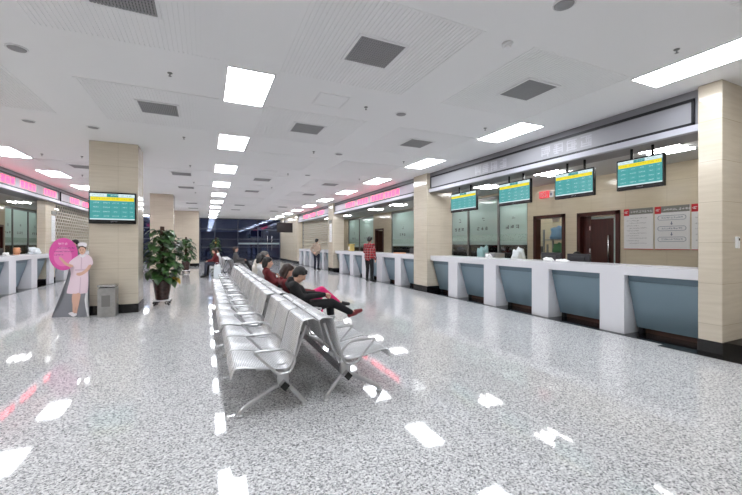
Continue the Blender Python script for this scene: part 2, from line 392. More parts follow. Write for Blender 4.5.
# vents
def make_vent(name, label, loc, group):
    t = empty(name, label, 'air vent', loc, 0, group); s = .25
    bm = nb()
    for a, b in (((-s-.03, -s-.03), (s+.03, -s)), ((-s-.03, s), (s+.03, s+.03)), ((-s-.03, -s), (-s, s)), ((s, -s), (s+.03, s))): box(bm, (a[0], a[1], -.006), (b[0], b[1], -.018))
    obj('frame', bm, 'white', t)
    bobj('backing', [((-s, -s, -.0065), (s, s, -.0075))], 'ventdark', t)
    bm = nb()
    for j in range(20):
        x = -s+.5*(j+.5)/20; box(bm, (x-.008, -s, -.008), (x+.008, s, -.016))
    for j in range(12):
        y = -s+.5*(j+.5)/12; box(bm, (-s, y-.003, -.009), (s, y+.003, -.014))
    obj('grille', bm, 'vent', t)
    return t
vp = None
for xc, ks, side in ((1.64, (0, 1, 3, 4, 6, 7), 'right of the central lights'), (3.9, (0, 1, 3, 4, 6, 7), 'nearer the right counter'), (-.64, (0, 1, 3, 4, 6, 7), 'left of the central lights'), (-2.96, (3, 4), 'over the left aisle')):
    for n, k in enumerate(ks):
        y = (3.5+2.8*k) if k else 3.5
        lab = 'square grey ceiling air vent %s, %s of its row' % (side, ORD[n] if n else 'nearest')
        if vp is None: vp = make_vent('ceiling_vent', lab, (xc, y, H_CEIL), 'ceiling vents')
        else: copy_thing(vp, (xc, y, H_CEIL), lab)
# access hatches
for n, (x, y) in enumerate(((1.63, 4.95), (1.63, 10.63), (1.62, 13.4), (3.84, 13.38))):
    bm = nb(); s = .22
    for a, b in (((-s, -s), (s, -s+.012)), ((-s, s-.012), (s, s)), ((-s, -s), (-s+.012, s)), ((s-.012, -s), (s, s))): box(bm, (x+a[0], y+a[1], H_CEIL), (x+b[0], y+b[1], H_CEIL-.008))
    box(bm, (x-s+.02, y-s+.02, H_CEIL), (x+s-.02, y+s-.02, H_CEIL-.005))
    tag(obj('access_hatch', bm, 'slat'), ('white square ceiling access hatch, %s along the vents right of the central lights' % ORD[n]) if n < 3 else 'white square ceiling access hatch nearer the right counter', 'ceiling hatch')
# sprinklers, speakers, smoke detectors
sp = None; n1 = {}
for x, y, side in [(-.39, 4.95, 'left'), (-.38, 7.82, 'left'), (-.37, 10.6, 'left'), (-.36, 13.4, 'left'), (-.37, 16.06, 'left'), (2.19, 4.96, 'right'), (2.19, 7.84, 'right'), (2.2, 10.65, 'right'), (2.19, 13.45, 'right'), (4.52, 2.12, 'counter'), (4.51, 4.98, 'counter'), (4.5, 7.86, 'counter'), (4.43, 10.56, 'counter'), (-3.4, 10.63, 'aisle'), (-3.35, 13.4, 'aisle'), (-2.64, 10.53, 'aisle')]:
    n = n1.get(side, 0); n1[side] = n+1
    lab = 'small ceiling sprinkler %s, %s of its line' % ({'left': 'left of the central lights', 'right': 'right of the central lights', 'counter': 'beside the right counter lights', 'aisle': 'over the left aisle'}[side], ORD[n])
    if sp is None:
        sp = empty('ceiling_sprinkler', lab, 'sprinkler', (x, y, H_CEIL))
        bm = nb(); lathe(bm, [(.028, 0), (.028, -.006), (.016, -.012)], 14); obj('escutcheon', bm, 'mull', sp, True)
        bm = nb(); lathe(bm, [(.008, -.01), (.008, -.022), (.005, -.034), (.005, -.036), (.018, -.038), (.018, -.041)], 12); obj('deflector', bm, 'vent', sp, True)
    else: copy_thing(sp, (x, y, H_CEIL), lab)
dp = None; n1 = {}
for x, y, side in [(2.79, 2.12, 'r'), (2.81, 4.99, 'r'), (2.78, 7.82, 'r'), (2.78, 10.62, 'r'), (-1.8, 4.99, 'l'), (-1.8, 7.82, 'l'), (-2.69, 7.87, 'a')]:
    n = n1.get(side, 0); n1[side] = n+1
    lab = {'r': 'round ceiling speaker right of the central lights, %s of its line', 'l': 'round ceiling speaker left of the central lights, %s of its line', 'a': 'round ceiling speaker over the left aisle, beside the first column%.0s'}[side] % ORD[n]
    if dp is None:
        dp = empty('ceiling_speaker', lab, 'speaker', (x, y, H_CEIL))
        bm = nb(); lathe(bm, [(.095, 0), (.095, -.006), (.082, -.012), (.08, -.006)], 28); obj('rim', bm, 'white', dp, True)
        bm = nb(); lathe(bm, [(.078, -.007), (.076, -.011), (.04, -.015), (.01, -.016)], 28); obj('grille', bm, 'vent', dp, True)
    else: copy_thing(dp, (x, y, H_CEIL), lab)
sd = empty('smoke_detector', 'white round smoke detector beside the near vent on the right', 'smoke detector', (2.81, 2.78, H_CEIL))
bm = nb(); lathe(bm, [(.055, 0), (.055, -.02), (.05, -.026)], 20); obj('base', bm, 'white', sd, True)
bm = nb(); lathe(bm, [(.036, -.026), (.038, -.045), (.025, -.052), (.006, -.054)], 20); obj('sensor', bm, 'white', sd, True)
# ------------------------------------------------------------------ fascias with LED displays
rng = random.Random(5)
def fascia(idx, x, d, y0, y1, lit, label, groups, gcount=4):
    """x: hall face, d: +1 for the right side (hall is at smaller x)"""
    struct(bobj('wall_fascia_%s' % idx, [((x, y0, 2.93), (x+d*.6, y1, H_CEIL))], 'fascia'))
    bobj('ledge', [((x-d*.05, y0, 2.915), (x+d*.05, y1, 3.0))], 'lip', bpy.data.objects['wall_fascia_%s' % idx])
    t = empty('led_display', label, 'led display', (x, (y0+y1)/2, 3.18))
    L = (y1-y0)/2-.06; a = -d
    bm = nb()
    for z0, z1 in ((-.18, -.14), (.14, .18)): box(bm, (0, -L, z0), (a*.035, L, z1))
    for yy in (-L, L-.03): box(bm, (0, yy, -.17), (a*.035, yy+.03, .17))
    obj('frame', bm, 'darkmetal', t)
    bobj('screen', [((0, -L+.03, -.14), (a*.02, L-.03, .14))], 'ledlit' if lit else 'ledbody', t)
    for gy in groups:
        bm = nb()
        for j in range(gcount):
            yy = gy-(y0+y1)/2+j*.27*d*-1
            marks(bm, (a*.0225, yy, -.1), (0, -d, 0), (0, 0, 1), .2, rng, dens=14)
            if lit: marks(bm, (a*.0225, yy, -.1), (0, -d, 0), (0, 0, 1), .2, rng, dens=12)
        obj('characters', bm, 'ledglyph' if lit else 'ledoff', t)
fascia('right_near', 5.95, 1, 2.52, 8.85, False, 'unlit grey led display board above the near right counter', (6.9, 5.0,))
fascia('right_middle', 5.95, 1, 9.61, 17.39, True, 'led board with pink characters above the second right counter', (15.7, 14.3, 12.9, 11.7))
fascia('right_far', 5.95, 1, 18.16, 25.15, True, 'led board with pink characters above the farthest right counter', (23.6, 22, 20.3,))
fascia('left_near', -4.95, -1, 9.0, 17.0, True, 'led board with pink characters above the nearer left counter', (9.6, 11.0, 12.5, 13.9, 15.6))
fascia('left_far', -4.95, -1, 17.05, 25.15, True, 'led board with pink characters partly hidden behind the screen column', (18.2, 19.8, 21.4, 23.0))
# ------------------------------------------------------------------ counters
def counter(name, x, d, y0, y1, pil, w, label):
    t = empty(name, label, 'counter', (x, 0, 0))
    bm = nb(); box(bm, (0, y0, .93), (d*.07, y1, 1.075)); box(bm, (d*.07, y0, 1.035), (d*.6, y1, 1.075))
    obj('countertop', bm, 'corian', t)
    for p in pil: bobj('pillar', [((0, p, .006), (d*.46, p+w, .93))], 'corian', t)
    eds = sorted(pil); gaps = []
    if eds[0]-y0 > .3: gaps.append((y0, eds[0]))
    for a, b in zip(eds, eds[1:]): gaps.append((a+w, b))
    if y1-eds[-1]-w > .3: gaps.append((eds[-1]+w, y1))
    for a, b in gaps:
        bm = nb(); th = .02
        def sl(z): return .07+(.93-z)/.83*.25
        def slab(z0, z1, o=0):
            p = [(d*(sl(z0)-o), a+.005, z0), (d*(sl(z0)-o), b-.005, z0), (d*(sl(z1)-o), b-.005, z1), (d*(sl(z1)-o), a+.005, z1)]
            q = [(X+d*th, Y, Z) for X, Y, Z in p]
            vs = [bm.verts.new(v) for v in p+q]
            for f in ((0,1,2,3),(7,6,5,4),(0,4,5,1),(1,5,6,2),(2,6,7,3),(3,7,4,0)): bm.faces.new([vs[i] for i in f])
        slab(.09, .83); pn_ = obj('glass_panel', bm, 'bluepanel', t)
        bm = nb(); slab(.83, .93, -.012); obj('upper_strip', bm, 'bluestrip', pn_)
        bobj('kick_board', [((d*.4, a, .006), (d*.42, b, .93))], 'kick', t)
        bobj('support_foot', [((d*.335, b-.09, .006), (d*.4, b-.03, .16))], 'darkmetal', t)
    bobj('work_desk', [((d*.6, y0, .72), (d*1.25, y1, .75))], 'desk', t)
    bobj('back_board', [((d*.57, y0, .006), (d*.6, y1, 1.035))], 'desk', t)
    return t
counter('service_counter', 5.96, 1, 2.52, 8.85, [3.49, 4.865, 6.24, 7.61], .385, 'white counter with blue-grey panels under the four hanging queue screens')
counter('service_counter', 5.96, 1, 9.61, 17.38, [10.61, 12.06, 13.5, 14.9, 16.3], .42, 'white counter where the person in a plaid shirt stands')
counter('service_counter', 5.96, 1, 18.17, 25.15, [19.22, 20.6, 22.0, 23.45, 24.75], .42, 'farthest white counter on the right in front of the roller shutter')
lc = counter('service_counter', -5.0, -1, 9.05, 16.22, [9.05, 10.5, 11.95, 13.39, 14.84], .42, 'white counter along the left side, nearer part')
bobj('front_ledge', [((0, 16.22, .93), (-.085, 17.17, 1.075))], 'corian', lc); bobj('pillar', [((0, 16.27, .006), (-.085, 16.69, .93))], 'corian', lc)
counter('service_counter', -5.0, -1, 17.18, 25.15, [17.7, 19.1, 20.5, 22.0, 23.4], .42, 'white counter along the left side, farther part behind the pink disc')
# ------------------------------------------------------------------ tvs
def tv(name, loc, rz, w, h, label, hang=None, off=False):
    t = empty(name, label, 'screen', loc, rz)
    rg = random.Random(name+label)
    bm = nb(); box(bm, (-w/2, 0, 0), (w/2, .06, h)); obj('casing', bm, 'black', t, bevel=.008)
    if not hang: bobj('wall_mount', [((-.15, .06, h*.3), (.15, .073, h*.7))], 'darkmetal', t)
    if not off:
        bm = nb(); y = -.002; s0 = -w/2+.022; s1 = w/2-.022; z0 = h*.125; z1 = h*.95
        def q(a, b, c, e, mi, dy=0): quad(bm, [(a, y-dy, c), (b, y-dy, c), (b, y-dy, e), (a, y-dy, e)], mi)
        zz = z1-z0
        q(s0, s1, z0, z1, 2); q(s0, s1, z0+.045*zz, z1-.12*zz, 0, .0005); q(s0+.35*w, s1-.35*w, z1-.12*zz, z1-.005, 4, .0005)
        q(s0+.01, s1-.01, z1-.27*zz, z1-.13*zz, 1, .001)
        cols = [s0+(s1-s0)*f for f in (.0, .27, .46, .68, .86, 1)]
        for c in cols[1:-1]: q(c-.002, c+.002, z0+.05*zz, z1-.28*zz, 3, .001)
        for r in range(1, 5):
            zc = z0+zz*(.05+.17*r); 
            if r < 4: q(s0, s1, zc-.0015, zc+.0015, 3, .001)
            for c in range(5):
                x = (cols[c]+cols[c+1])/2; n = rg.choice((3, 4, 5)) if c != 4 else 2; sz = .016*zz/.43
                marks(bm, (x-n*sz*.6, y-.0015, zc-.08*zz-sz/2-.0*zz), (1, 0, 0), (0, 0, 1), sz, rg, 5, n, .2, 5)
        for c in range(5):
            x = (cols[c]+cols[c+1])/2; n = 4 if c < 3 else 3; sz = .025*zz/.43
            marks(bm, (x-n*sz*.6, y-.0015, z1-.22*zz), (1, 0, 0), (0, 0, 1), sz, rg, 6, n, .2, 5)
        for xx in (s0+.05*w, s1-.3*w): marks(bm, (xx, y-.0015, z1-.09*zz), (1, 0, 0), (0, 0, 1), .022*zz/.43, rg, 4, 6, .2, 4)
        marks(bm, (-.05*w, y-.0015, z1-.09*zz), (1, 0, 0), (0, 0, 1), .024*zz/.43, rg, 5, 4, .2, 5)
        o = obj('screen', bm, ['teal', 'yellow', 'pale', 'cellline', 'tealdark', 'glyph', 'ochre'], t)
        bm = nb(); marks(bm, (-.05*w, -.0015, h*.05), (1, 0, 0), (0, 0, 1), h*.032, rg, 0, 5, .2, 4); obj('logo', bm, 'ledoff', t)
    else:
        bobj('screen', [((-w/2+.03, -.003, .04), (w/2-.03, 0, h-.03))], 'black', t)
    if hang:
        for px in hang[0]:
            bm = nb(); tube(bm, [(px, .05, h*.5), (px, .05, hang[1]-loc[2])], .02, 10); box(bm, (px-.05, .04, h*.3), (px+.05, .09, h*.8))
            obj('hanging_pole', bm, 'black', t)
    return t
TX = 6.15
for (yc, w, lab, z, h) in ((3.38, .68, 'hanging queue screen nearest the tiled pillar and the posters', 2.28, .49), (4.49, .78, 'hanging queue screen beside the small red sign', 2.27, .49), (5.9, .9, 'hanging queue screen second from the middle pillar', 2.28, .51), (7.62, 1.04, 'hanging queue screen closest to the middle pillar', 2.27, .51)):
    tv('queue_screen', (TX, yc, z), -pi/2, w, h, lab, ((-.2*w, .24*w), 2.93))
tv('queue_screen', (-1.695, 8.745, 1.82), 0, .79, .63, 'queue screen mounted flat on the beige column beside the standee', None)
tv('hanging_monitor', (4.75, 24.0, 2.16), 0, 1.03, .64, 'switched-off black monitor hanging from the ceiling by the glass wall', ((0,), H_CEIL), True)
# ------------------------------------------------------------------ office fittings, right
def glass_partition(idx, x, d, ys, z0, zf, ztop, label):
    bm = nb()
    for i, y in enumerate(ys): box(bm, (x+d*.02, y-.035, 0), (x+d*.12, y+.035, ztop))
    box(bm, (x+d*.02, ys[0], ztop-.1), (x+d*.12, ys[-1], ztop)); box(bm, (x+d*.02, ys[0], 0), (x+d*.12, ys[-1], .1))
    t = struct(obj('window_%d' % idx, bm, 'mull'), label)
    rg = random.Random(idx)
    for a, b in zip(ys, ys[1:]):
        bobj('clear_pane', [((x+d*.06, a+.035, .1), (x+d*.07, b-.035, zf))], 'clear', t)
        bobj('frosted_pane', [((x+d*.06, a+.035, zf), (x+d*.07, b-.035, ztop-.1))], 'frost', t)
        bobj('patterned_band', [((x+d*.055, a+.04, zf+.12), (x+d*.06, b-.04, zf+.34))], 'film', t)
    bm = nb()
    for a, b in zip(ys, ys[1:]):
        yc = (a+b)/2
        marks(bm, (x+d*.054, yc+d*.3, zf+.5), (0, -d, 0), (0, 0, 1), .12, rg, 0, 3, .7, 9)
        marks(bm, (x+d*.054, yc+d*.05, zf+.82), (0, -d, 0), (0, 0, 1), .13, rg, 0, 1, .3, 4)
    obj('lettering', bm, 'ink', t)
glass_partition(2, WX, 1, [7.73, 8.92, 10.4, 11.4], 0, 1.38, 2.98, 'frosted glass partition behind the near right counter')
glass_partition(3, WX, 1, [14.1, 16.3], 0, 1.3, 3.03, 'frosted glass partition right of the dark doorway')
glass_partition(4, WX, 1, [18.46, 20.58, 22.4], 0, 1.2, 3.03, 'frosted glass partition left of the dark doorway')
glass_partition(5, LX, -1, [20.03, 20.78, 22.3, 23.9], 0, 1.35, 3.03, 'frosted glass partition behind the left counter')
def door(idx, x, d, y0, y1, zt, leaf, label):
    bm = nb(); f = .09
    box(bm, (x-d*.03, y0, 0), (x+d*.17, y0+f, zt)); box(bm, (x-d*.03, y1-f, 0), (x+d*.17, y1, zt)); box(bm, (x-d*.03, y0, zt-f), (x+d*.17, y1, zt))
    t = struct(obj('door_%d' % idx, bm, 'wood'), label)
    return t
door(1, WX, 1, 6.5, 7.5, 2.21, None, 'open doorway in dark wood frame')
d2 = door(2, WX, 1, 5.12, 6.16, 2.19, None, 'dark wooden double door with steel pull handle')
bobj('door_leaf', [((WX+.06, 5.3, 0), (WX+.1, 5.84, 2.02))], 'wood', d2); l2 = bobj('door_leaf', [((WX+.08, 5.87, 0), (WX+.12, 6.07, 2.1))], 'wood', d2)
bm = nb(); tube(bm, [(WX+.02, 5.4, .9), (WX+.02, 5.4, 1.62)], .018, 8); tube(bm, [(WX+.02, 5.4, 1.0), (WX+.07, 5.4, 1.0)], .01, 6); tube(bm, [(WX+.02, 5.4, 1.5), (WX+.07, 5.4, 1.5)], .01, 6); obj('door_handle', bm, 'chrome', d2, True)
bobj('glass_strip', [((WX+.06, 5.22, 0), (WX+.07, 5.3, 2.1)), ((WX+.06, 5.3, 2.02), (WX+.07, 5.84, 2.08))], 'frost', d2)
bobj('hinge', [((WX+.045, 5.85, 1.2), (WX+.06, 5.88, 1.3)), ((WX+.045, 5.85, 1.75), (WX+.06, 5.88, 1.85))], 'chrome', d2)
d3 = door(3, WX, 1, 17.15, 18.2, 2.24, None, 'dark wooden door standing half open')
bobj('door_leaf', [((WX+.15, 18.02, 0), (WX+.95, 18.07, 2.13))], 'wood', d3)
d4 = door(4, LX, -1, 19.2, 19.85, 2.2, None, 'dark wooden door behind the left counter'); bobj('door_leaf', [((LX-.1, 19.29, 0), (LX-.06, 19.76, 2.1))], 'wood', d4)
# posters
def poster(yc, w, kind, label):
    t = empty('wall_mounted_notice', label, 'poster', (WX-.003, yc, 1.31), -pi/2); h = .88; rg = random.Random(kind)
    bm = nb(); box(bm, (-w/2, -.02, 0), (w/2, 0, h)); obj('board', bm, 'poster', t)
    bobj('header', [((-w/2+.18*w, -.022, h-.13), (w/2, -.0201, h))], 'postgrey', t)
    bm = nb(); box(bm, (-w/2, -.023, h-.15), (-w/2+.19*w, -.0201, h))
    lg = obj('logo', bm, 'red', t)
    bm = nb(); cx = -w/2+.095*w
    tube(bm, [(cx+.035*cos(a), -.024, h-.075+.018*sin(a)) for a in [i*pi/6 for i in range(3, 11)]], .005, 5); tube(bm, [(cx+.02-.03*cos(a), -.024, h-.07+.016*sin(a)) for a in [i*pi/6 for i in range(-3, 5)]], .005, 5)
    obj('emblem', bm, 'poster', lg)
    bm = nb(); marks(bm, (-w*.25, -.0235, h-.095), (1, 0, 0), (0, 0, 1), .045, rg, 0, 8 if w < .6 else 9, .2, 7); obj('title', bm, 'poster', t)
    bobj('lower_rim', [((-w/2, -.022, -.012), (w/2, 0, .0))], 'red', t)
    bm = nb()
    if kind == 1 or kind == 3:
        for r in range(11):
            z = h-.22-.055*r; ind = .06 if r % 2 == 0 else 0
            marks(bm, (-w*.4+ind, -.0215, z), (1, 0, 0), (0, 0, 1), .02, rg, 0, 15 if r % 2 == 0 else 11, .15, 4)
        obj('text', bm, 'ink', t)
    else:
        for z in (.64, .42, .2):
            pts = []
            for a in range(0, 360, 20):
                s = 1 if cos(R(a)) > 0 else -1
                pts.append((s*w*.33+.045*cos(R(a)), -.023, z+.045*sin(R(a))))
            tube(bm, pts, .004, 5, True)
            marks(bm, (-w*.3, -.0215, z-.018), (1, 0, 0), (0, 0, 1), .036, rg, 0, 9, .15, 6)
        for z in (.535, .315):
            box(bm, (-.008, -.022, z-.02), (.008, -.0205, z+.025)); quad(bm, [(-.025, -.022, z-.015), (.025, -.022, z-.015), (0, -.022, z-.045), (0, -.022, z-.045)][:3])
        obj('flow_chart', bm, 'inkblue', t)
poster(4.735, .58, 1, 'white notice board with lines of text beside the dark double door')
poster(4.11, .6, 2, 'white notice board with three-step flow chart, between the two text boards')
poster(3.48, .6, 3, 'white notice board partly hidden by the near tiled pillar')
t = empty('lit_sign', 'small red lit sign on the wall between hanging screens', 'sign', (WX, 7.125, 2.69), -pi/2)
bobj('panel', [((-.155, -.05, 0), (.155, 0, .19))], 'redsign', t); bm = nb()
for sx in (-.03, .05): tube(bm, [(sx+.03, -.052, .15), (sx-.02, -.052, .12), (sx+.03, -.052, .07), (sx-.02, -.052, .03)], .008, 5)
tube(bm, [(-.12, -.052, .04), (-.12, -.052, .15), (-.08, -.052, .15), (-.08, -.052, .04)], .005, 5)
obj('characters', bm, 'poster', t)
t = empty('wall_box', 'small grey wall device beside the red lit sign', 'device', (WX, 6.9, 2.69)); bobj('housing', [((-.04, -.05, 0), (0, .05, .16))], 'white', t); bobj('lens', [((-.042, -.03, .05), (-.04, .03, .12))], 'inkblue', t)
t = empty('card_reader', 'small white device on the near tiled pillar', 'device', (6.2, 2.265, 1.36)); bobj('housing', [((-.03, -.03, 0), (.03, 0, .15))], 'white', t, bevel=.006); bobj('lens', [((-.005, -.033, .1), (.02, -.03, .13))], 'black', t)
# wall notices on the far pillars
def pillar_notice(x, y, rz, label):
    t = empty('pillar_notice', label, 'notice', (x, y, 1.5), rz); rg = random.Random(9)
    bobj('sheet', [((-.18, -.012, 0), (.18, 0, .95))], 'poster', t)
    bm = nb()
    for r in range(16): marks(bm, (-.15, -.013, .08+.045*r), (1, 0, 0), (0, 0, 1), .022, rg, 0, 11, .1, 4)
    obj('text', bm, 'inkblue', t)
    bm = nb(); box(bm, (-.18, -.03, .99), (.18, 0, 1.12)); obj('header', bm, 'postgrey', t)
pillar_notice(5.85, 17.75, -pi/2, 'tall white notice on the far right pillar')
pillar_notice(-5.1, 16.95, pi/2, 'tall white notice on the pillar behind the left counter')
# troffers in the offices; those in back rooms added unseen to light the frosted glass
tr = None; tl = 0
for x, y, side in [(7.25, 3.55, 'near'), (7.25, 5.8, 'near'), (7.3, 7.95, 'near'), (7.3, 11, 'mid'), (7.3, 13.2, 'mid'), (7.3, 15.4, 'mid'), (7.3, 19.5, 'far'), (7.3, 22.3, 'far'), (-6.6, 12.5, 'left'), (-6.6, 15, 'left'), (-6.6, 18.5, 'left'), (-6.6, 21.5, 'left'), (9.6, 5.6, 'store'), (9.1, 8.4, 'store'), (9.1, 10.3, 'store'), (9.2, 15.2, 'store'), (9.2, 19.4, 'store'), (9.2, 21.6, 'store'), (9.9, 7.0, 'store'), (-8.2, 20.6, 'lstore'), (-8.2, 22.8, 'lstore')]:
    nm = {'near': 'over the near right office', 'mid': 'over the middle right office', 'far': 'over the farthest right office', 'left': 'over the left office', 'store': 'added unseen in the room behind the right offices', 'lstore': 'added unseen in the room behind the left glass'}[side]
    n1[nm] = n1.get(nm, -1)+1
    lab = 'three-tube ceiling light %s, %s' % (nm, ORD[n1[nm]])
    if tr is None:
        tr = empty('ceiling_tube_light', lab, 'ceiling light', (x, y, ZO))
        bobj('tray', [((-.32, -.32, -.004), (.32, .32, 0))], 'traydark', tr)
        for xx in (-.23, 0, .23): bobj('tube', [((xx-.019, -.3, -.03), (xx+.019, .3, -.006))], 'tube', tr)
    else: copy_thing(tr, (x, y, ZO), lab)
# objects on the desks and counters
def monitor(loc, rz, w, h, label):
    t = empty('desktop_monitor', label, 'monitor', loc, rz)
    bm = nb(); box(bm, (-w/2, -.02, .1), (w/2, .02, .1+h)); box(bm, (-w*.3, -.045, .16), (w*.3, -.02, .04+h)); obj('housing', bm, 'monitorgrey', t, bevel=.006)
    bobj('stand', [((-.03, -.03, .01), (.03, .0, .14))], 'black', t); bobj('base', [((-.11, -.08, 0), (.11, .08, .015))], 'black', t)
    bm = nb(); box(bm, (-.05, -.047, h*.55), (.03, -.045, h*.55+.02)); obj('logo', bm, 'mull', t)
monitor((6.95, 5.6, .753), -pi/2, .5, .37, 'back of the black monitor left of the clerk behind the near counter')
monitor((6.95, 4.95, .753), -pi/2, .5, .36, 'back of the black monitor right of the clerk behind the near counter')
monitor((6.85, 11.2, .753), -pi/2, .62, .42, 'black monitor behind the second counter next to the orange papers')
monitor((-5.95, 15.2, .753), pi/2, .62, .42, 'back of the black monitor behind the left counter')
def crumple(name, mat_, loc, r, label, cat, seed=1, squash=.7):
    bm = nb(); bmesh.ops.create_icosphere(bm, subdivisions=3, radius=1); rg = random.Random(seed)
    for v in bm.verts:
        f = 1+.22*sin(v.co.x*5+seed)+.16*sin(v.co.y*7+seed*2)+.15*sin(v.co.z*6+v.co.x*4)
        v.co = V((v.co.x*r[0]*f, v.co.y*r[1]*f, max(-.6, v.co.z*f)*r[2]))
    mz = min(v.co.z for v in bm.verts)
    for v in bm.verts: v.co.z -= mz
    o = obj(name, bm, mat_, None, True); o.location = loc
    return tag(o, label, cat)
crumple('tissue', 'paper', (6.2, 6.72, 1.075), (.07, .09, .06), 'crumpled white tissue on the near counter below the second screen', 'tissue', 2)
crumple('tissue', 'paper', (6.25, 5.1, 1.075), (.06, .1, .045), 'crumpled white tissue in front of the right monitor', 'tissue', 3)
crumple('tissue', 'paper', (6.3, 4.82, 1.075), (.06, .11, .03), 'flat white tissue at the right end of the monitor pair', 'tissue', 4)
crumple('wrapped_parcel', 'tealwrap', (6.95, 7.75, .753), (.13, .15, .36), 'pale wrapped bundle on the desk behind the near counter', 'parcel', 5)
crumple('wrapped_parcel', 'bagwhite', (6.98, 6.55, .975), (.12, .15, .2), 'white wrapped bundle on top of the yellow box', 'parcel', 6)
tag(bobj('document_box', [((6.75, 6.2, .753), (7.15, 6.95, .97))], 'yellowbox', bevel=.01), 'yellow box on the desk behind the near counter', 'box')
tag(bobj('printer', [((6.75, 7.1, .753), (7.1, 7.48, 1.18))], 'desk', bevel=.02), 'grey desk machine beside the pale wrapped bundle', 'printer')
t = empty('paper_lantern', 'golden paper box lantern on the second right counter', 'lantern', (6.3, 16.0, 1.075))
bobj('body', [((-.12, -.13, 0), (.12, .13, .27))], 'gold', t, bevel=.03); bobj('lid', [((-.13, -.17, .271), (.13, -.07, .33)), ((-.13, .07, .271), (.13, .17, .33))], 'gold', t, bevel=.02); bobj('label', [((-.125, -.06, .06), (-.12, .06, .2))], 'paper', t)
tag(bobj('paper_stack', [((6.15, 11.1, 1.075), (6.45, 11.5, 1.105))], 'orange', bevel=.006), 'orange paper stack on the second right counter', 'paper')
crumple('plastic_bag', 'bagwhite', (6.25, 13.9, 1.075), (.15, .25, .12), 'white plastic bag on the counter beside the plaid-shirted person', 'bag', 8)
crumple('plastic_bag', 'bagwhite', (-5.25, 15.75, 1.077), (.13, .25, .14), 'white plastic bag on the left counter by the pillar', 'bag', 9)
crumple('tissue', 'paper', (-5.2, 13.75, 1.075), (.06, .09, .06), 'crumpled white tissue on the left counter', 'tissue', 10)
bm = nb(); lathe(bm, [(.07, 0), (.085, .1), (.085, .2), (.07, .22)], 16); o = obj('canister', bm, 'orange', None, True); o.location = (-5.45, 15.1, 1.077); tag(o, 'orange canister on the left counter', 'canister')
# shelving in the back rooms
def shelf(x, y, L, label, d=1, levels=(.35, .75, 1.15, 1.55)):
    t = empty('storage_shelf', label, 'shelf', (x, y, 0))
    bm = nb()
    for sx in (0, .4):
        for sy in (-L/2, L/2): box(bm, (sx-.02, sy-.02, 0), (sx+.02, sy+.02, levels[-1]+.3))
    obj('frame', bm, 'shelfm', t)
    for z in levels: bobj('shelf_board', [((-.02, -L/2, z-.03), (.42, L/2, z))], 'shelfm', t)
    return t
for x, y, L, lab in ((9.3, 8.45, 1.0, 'metal shelf behind the near glass, next to the open doorway'), (9.3, 9.66, 1.3, 'metal shelf behind the near glass, middle bay'), (9.3, 10.9, .95, 'metal shelf behind the near glass, last bay'), (9.5, 7.54, .74, 'metal shelf seen through the open doorway')):
    shelf(x, y, L, lab, levels=(.35, .75, 1.1) if x < 9.4 else (.35, .75, 1.15, 1.55))
    rg = random.Random(L)
    for z in ((.75, 1.1) if x < 9.4 else (.75,)):
        yy = y-L/2+.06
        while yy < y+L/2-.2:
            w = rg.choice((.1, .16, .22)); h = rg.uniform(.14, .28)
            tag(bobj('file_box', [((x+.03, yy, z+.002), (x+.32, yy+w, z+h))], rg.choice(('folder', 'folderd', 'bagwhite', 'greenbox', 'folderd'))), 'file box on the %s' % lab.split(' ', 1)[1].replace('shelf', 'storage shelf'), 'box', 'file boxes on the %s' % lab)
            yy += w+rg.uniform(.02, .12)
crumple('plastic_bag', 'bagblue', (9.7, 7.52, 1.556), (.13, .24, .24), 'blue and white plastic bag on the shelf inside the open doorway', 'bag', 11)
crumple('plastic_bag', 'greenbox', (9.7, 7.52, 1.156), (.12, .2, .17), 'green wrapped bundle on the shelf inside the open doorway', 'bag', 12)
tag(bobj('hanging_notice', [((9.0, 7.0, 2.04), (9.015, 7.2, 2.17))], 'poster'), 'white notice hanging inside the open doorway', 'notice')
# roller shutters
def shutter(x, y0, y1, label, name='roller_shutter'):
    t = empty(name, label, 'shutter', (x, 0, 0))
    bm = nb(); z = 1.1; r = 0
    while z < 2.92:
        box(bm, (-.012, y0, z-.014), (.012, y1, z+.014))
        yy = y0+(.13 if r % 2 else 0)
        while yy < y1:
            box(bm, (-.008, yy-.035, z), (.008, yy+.035, z+.13)); yy += .26
        z += .13; r += 1
    obj('curtain', bm, 'grille', t)
    for y in (y0, y1): bobj('guide_rail', [((-.04, y-.04, 1.08), (.04, y+.04, 2.9))], 'mull', t)
shutter(6.25, 18.25, 25.1, 'open-link grey roller shutter behind the farthest right counter')
shutter(-5.25, 17.25, 25.1, 'open-link grey roller shutter behind the standee and left counter')
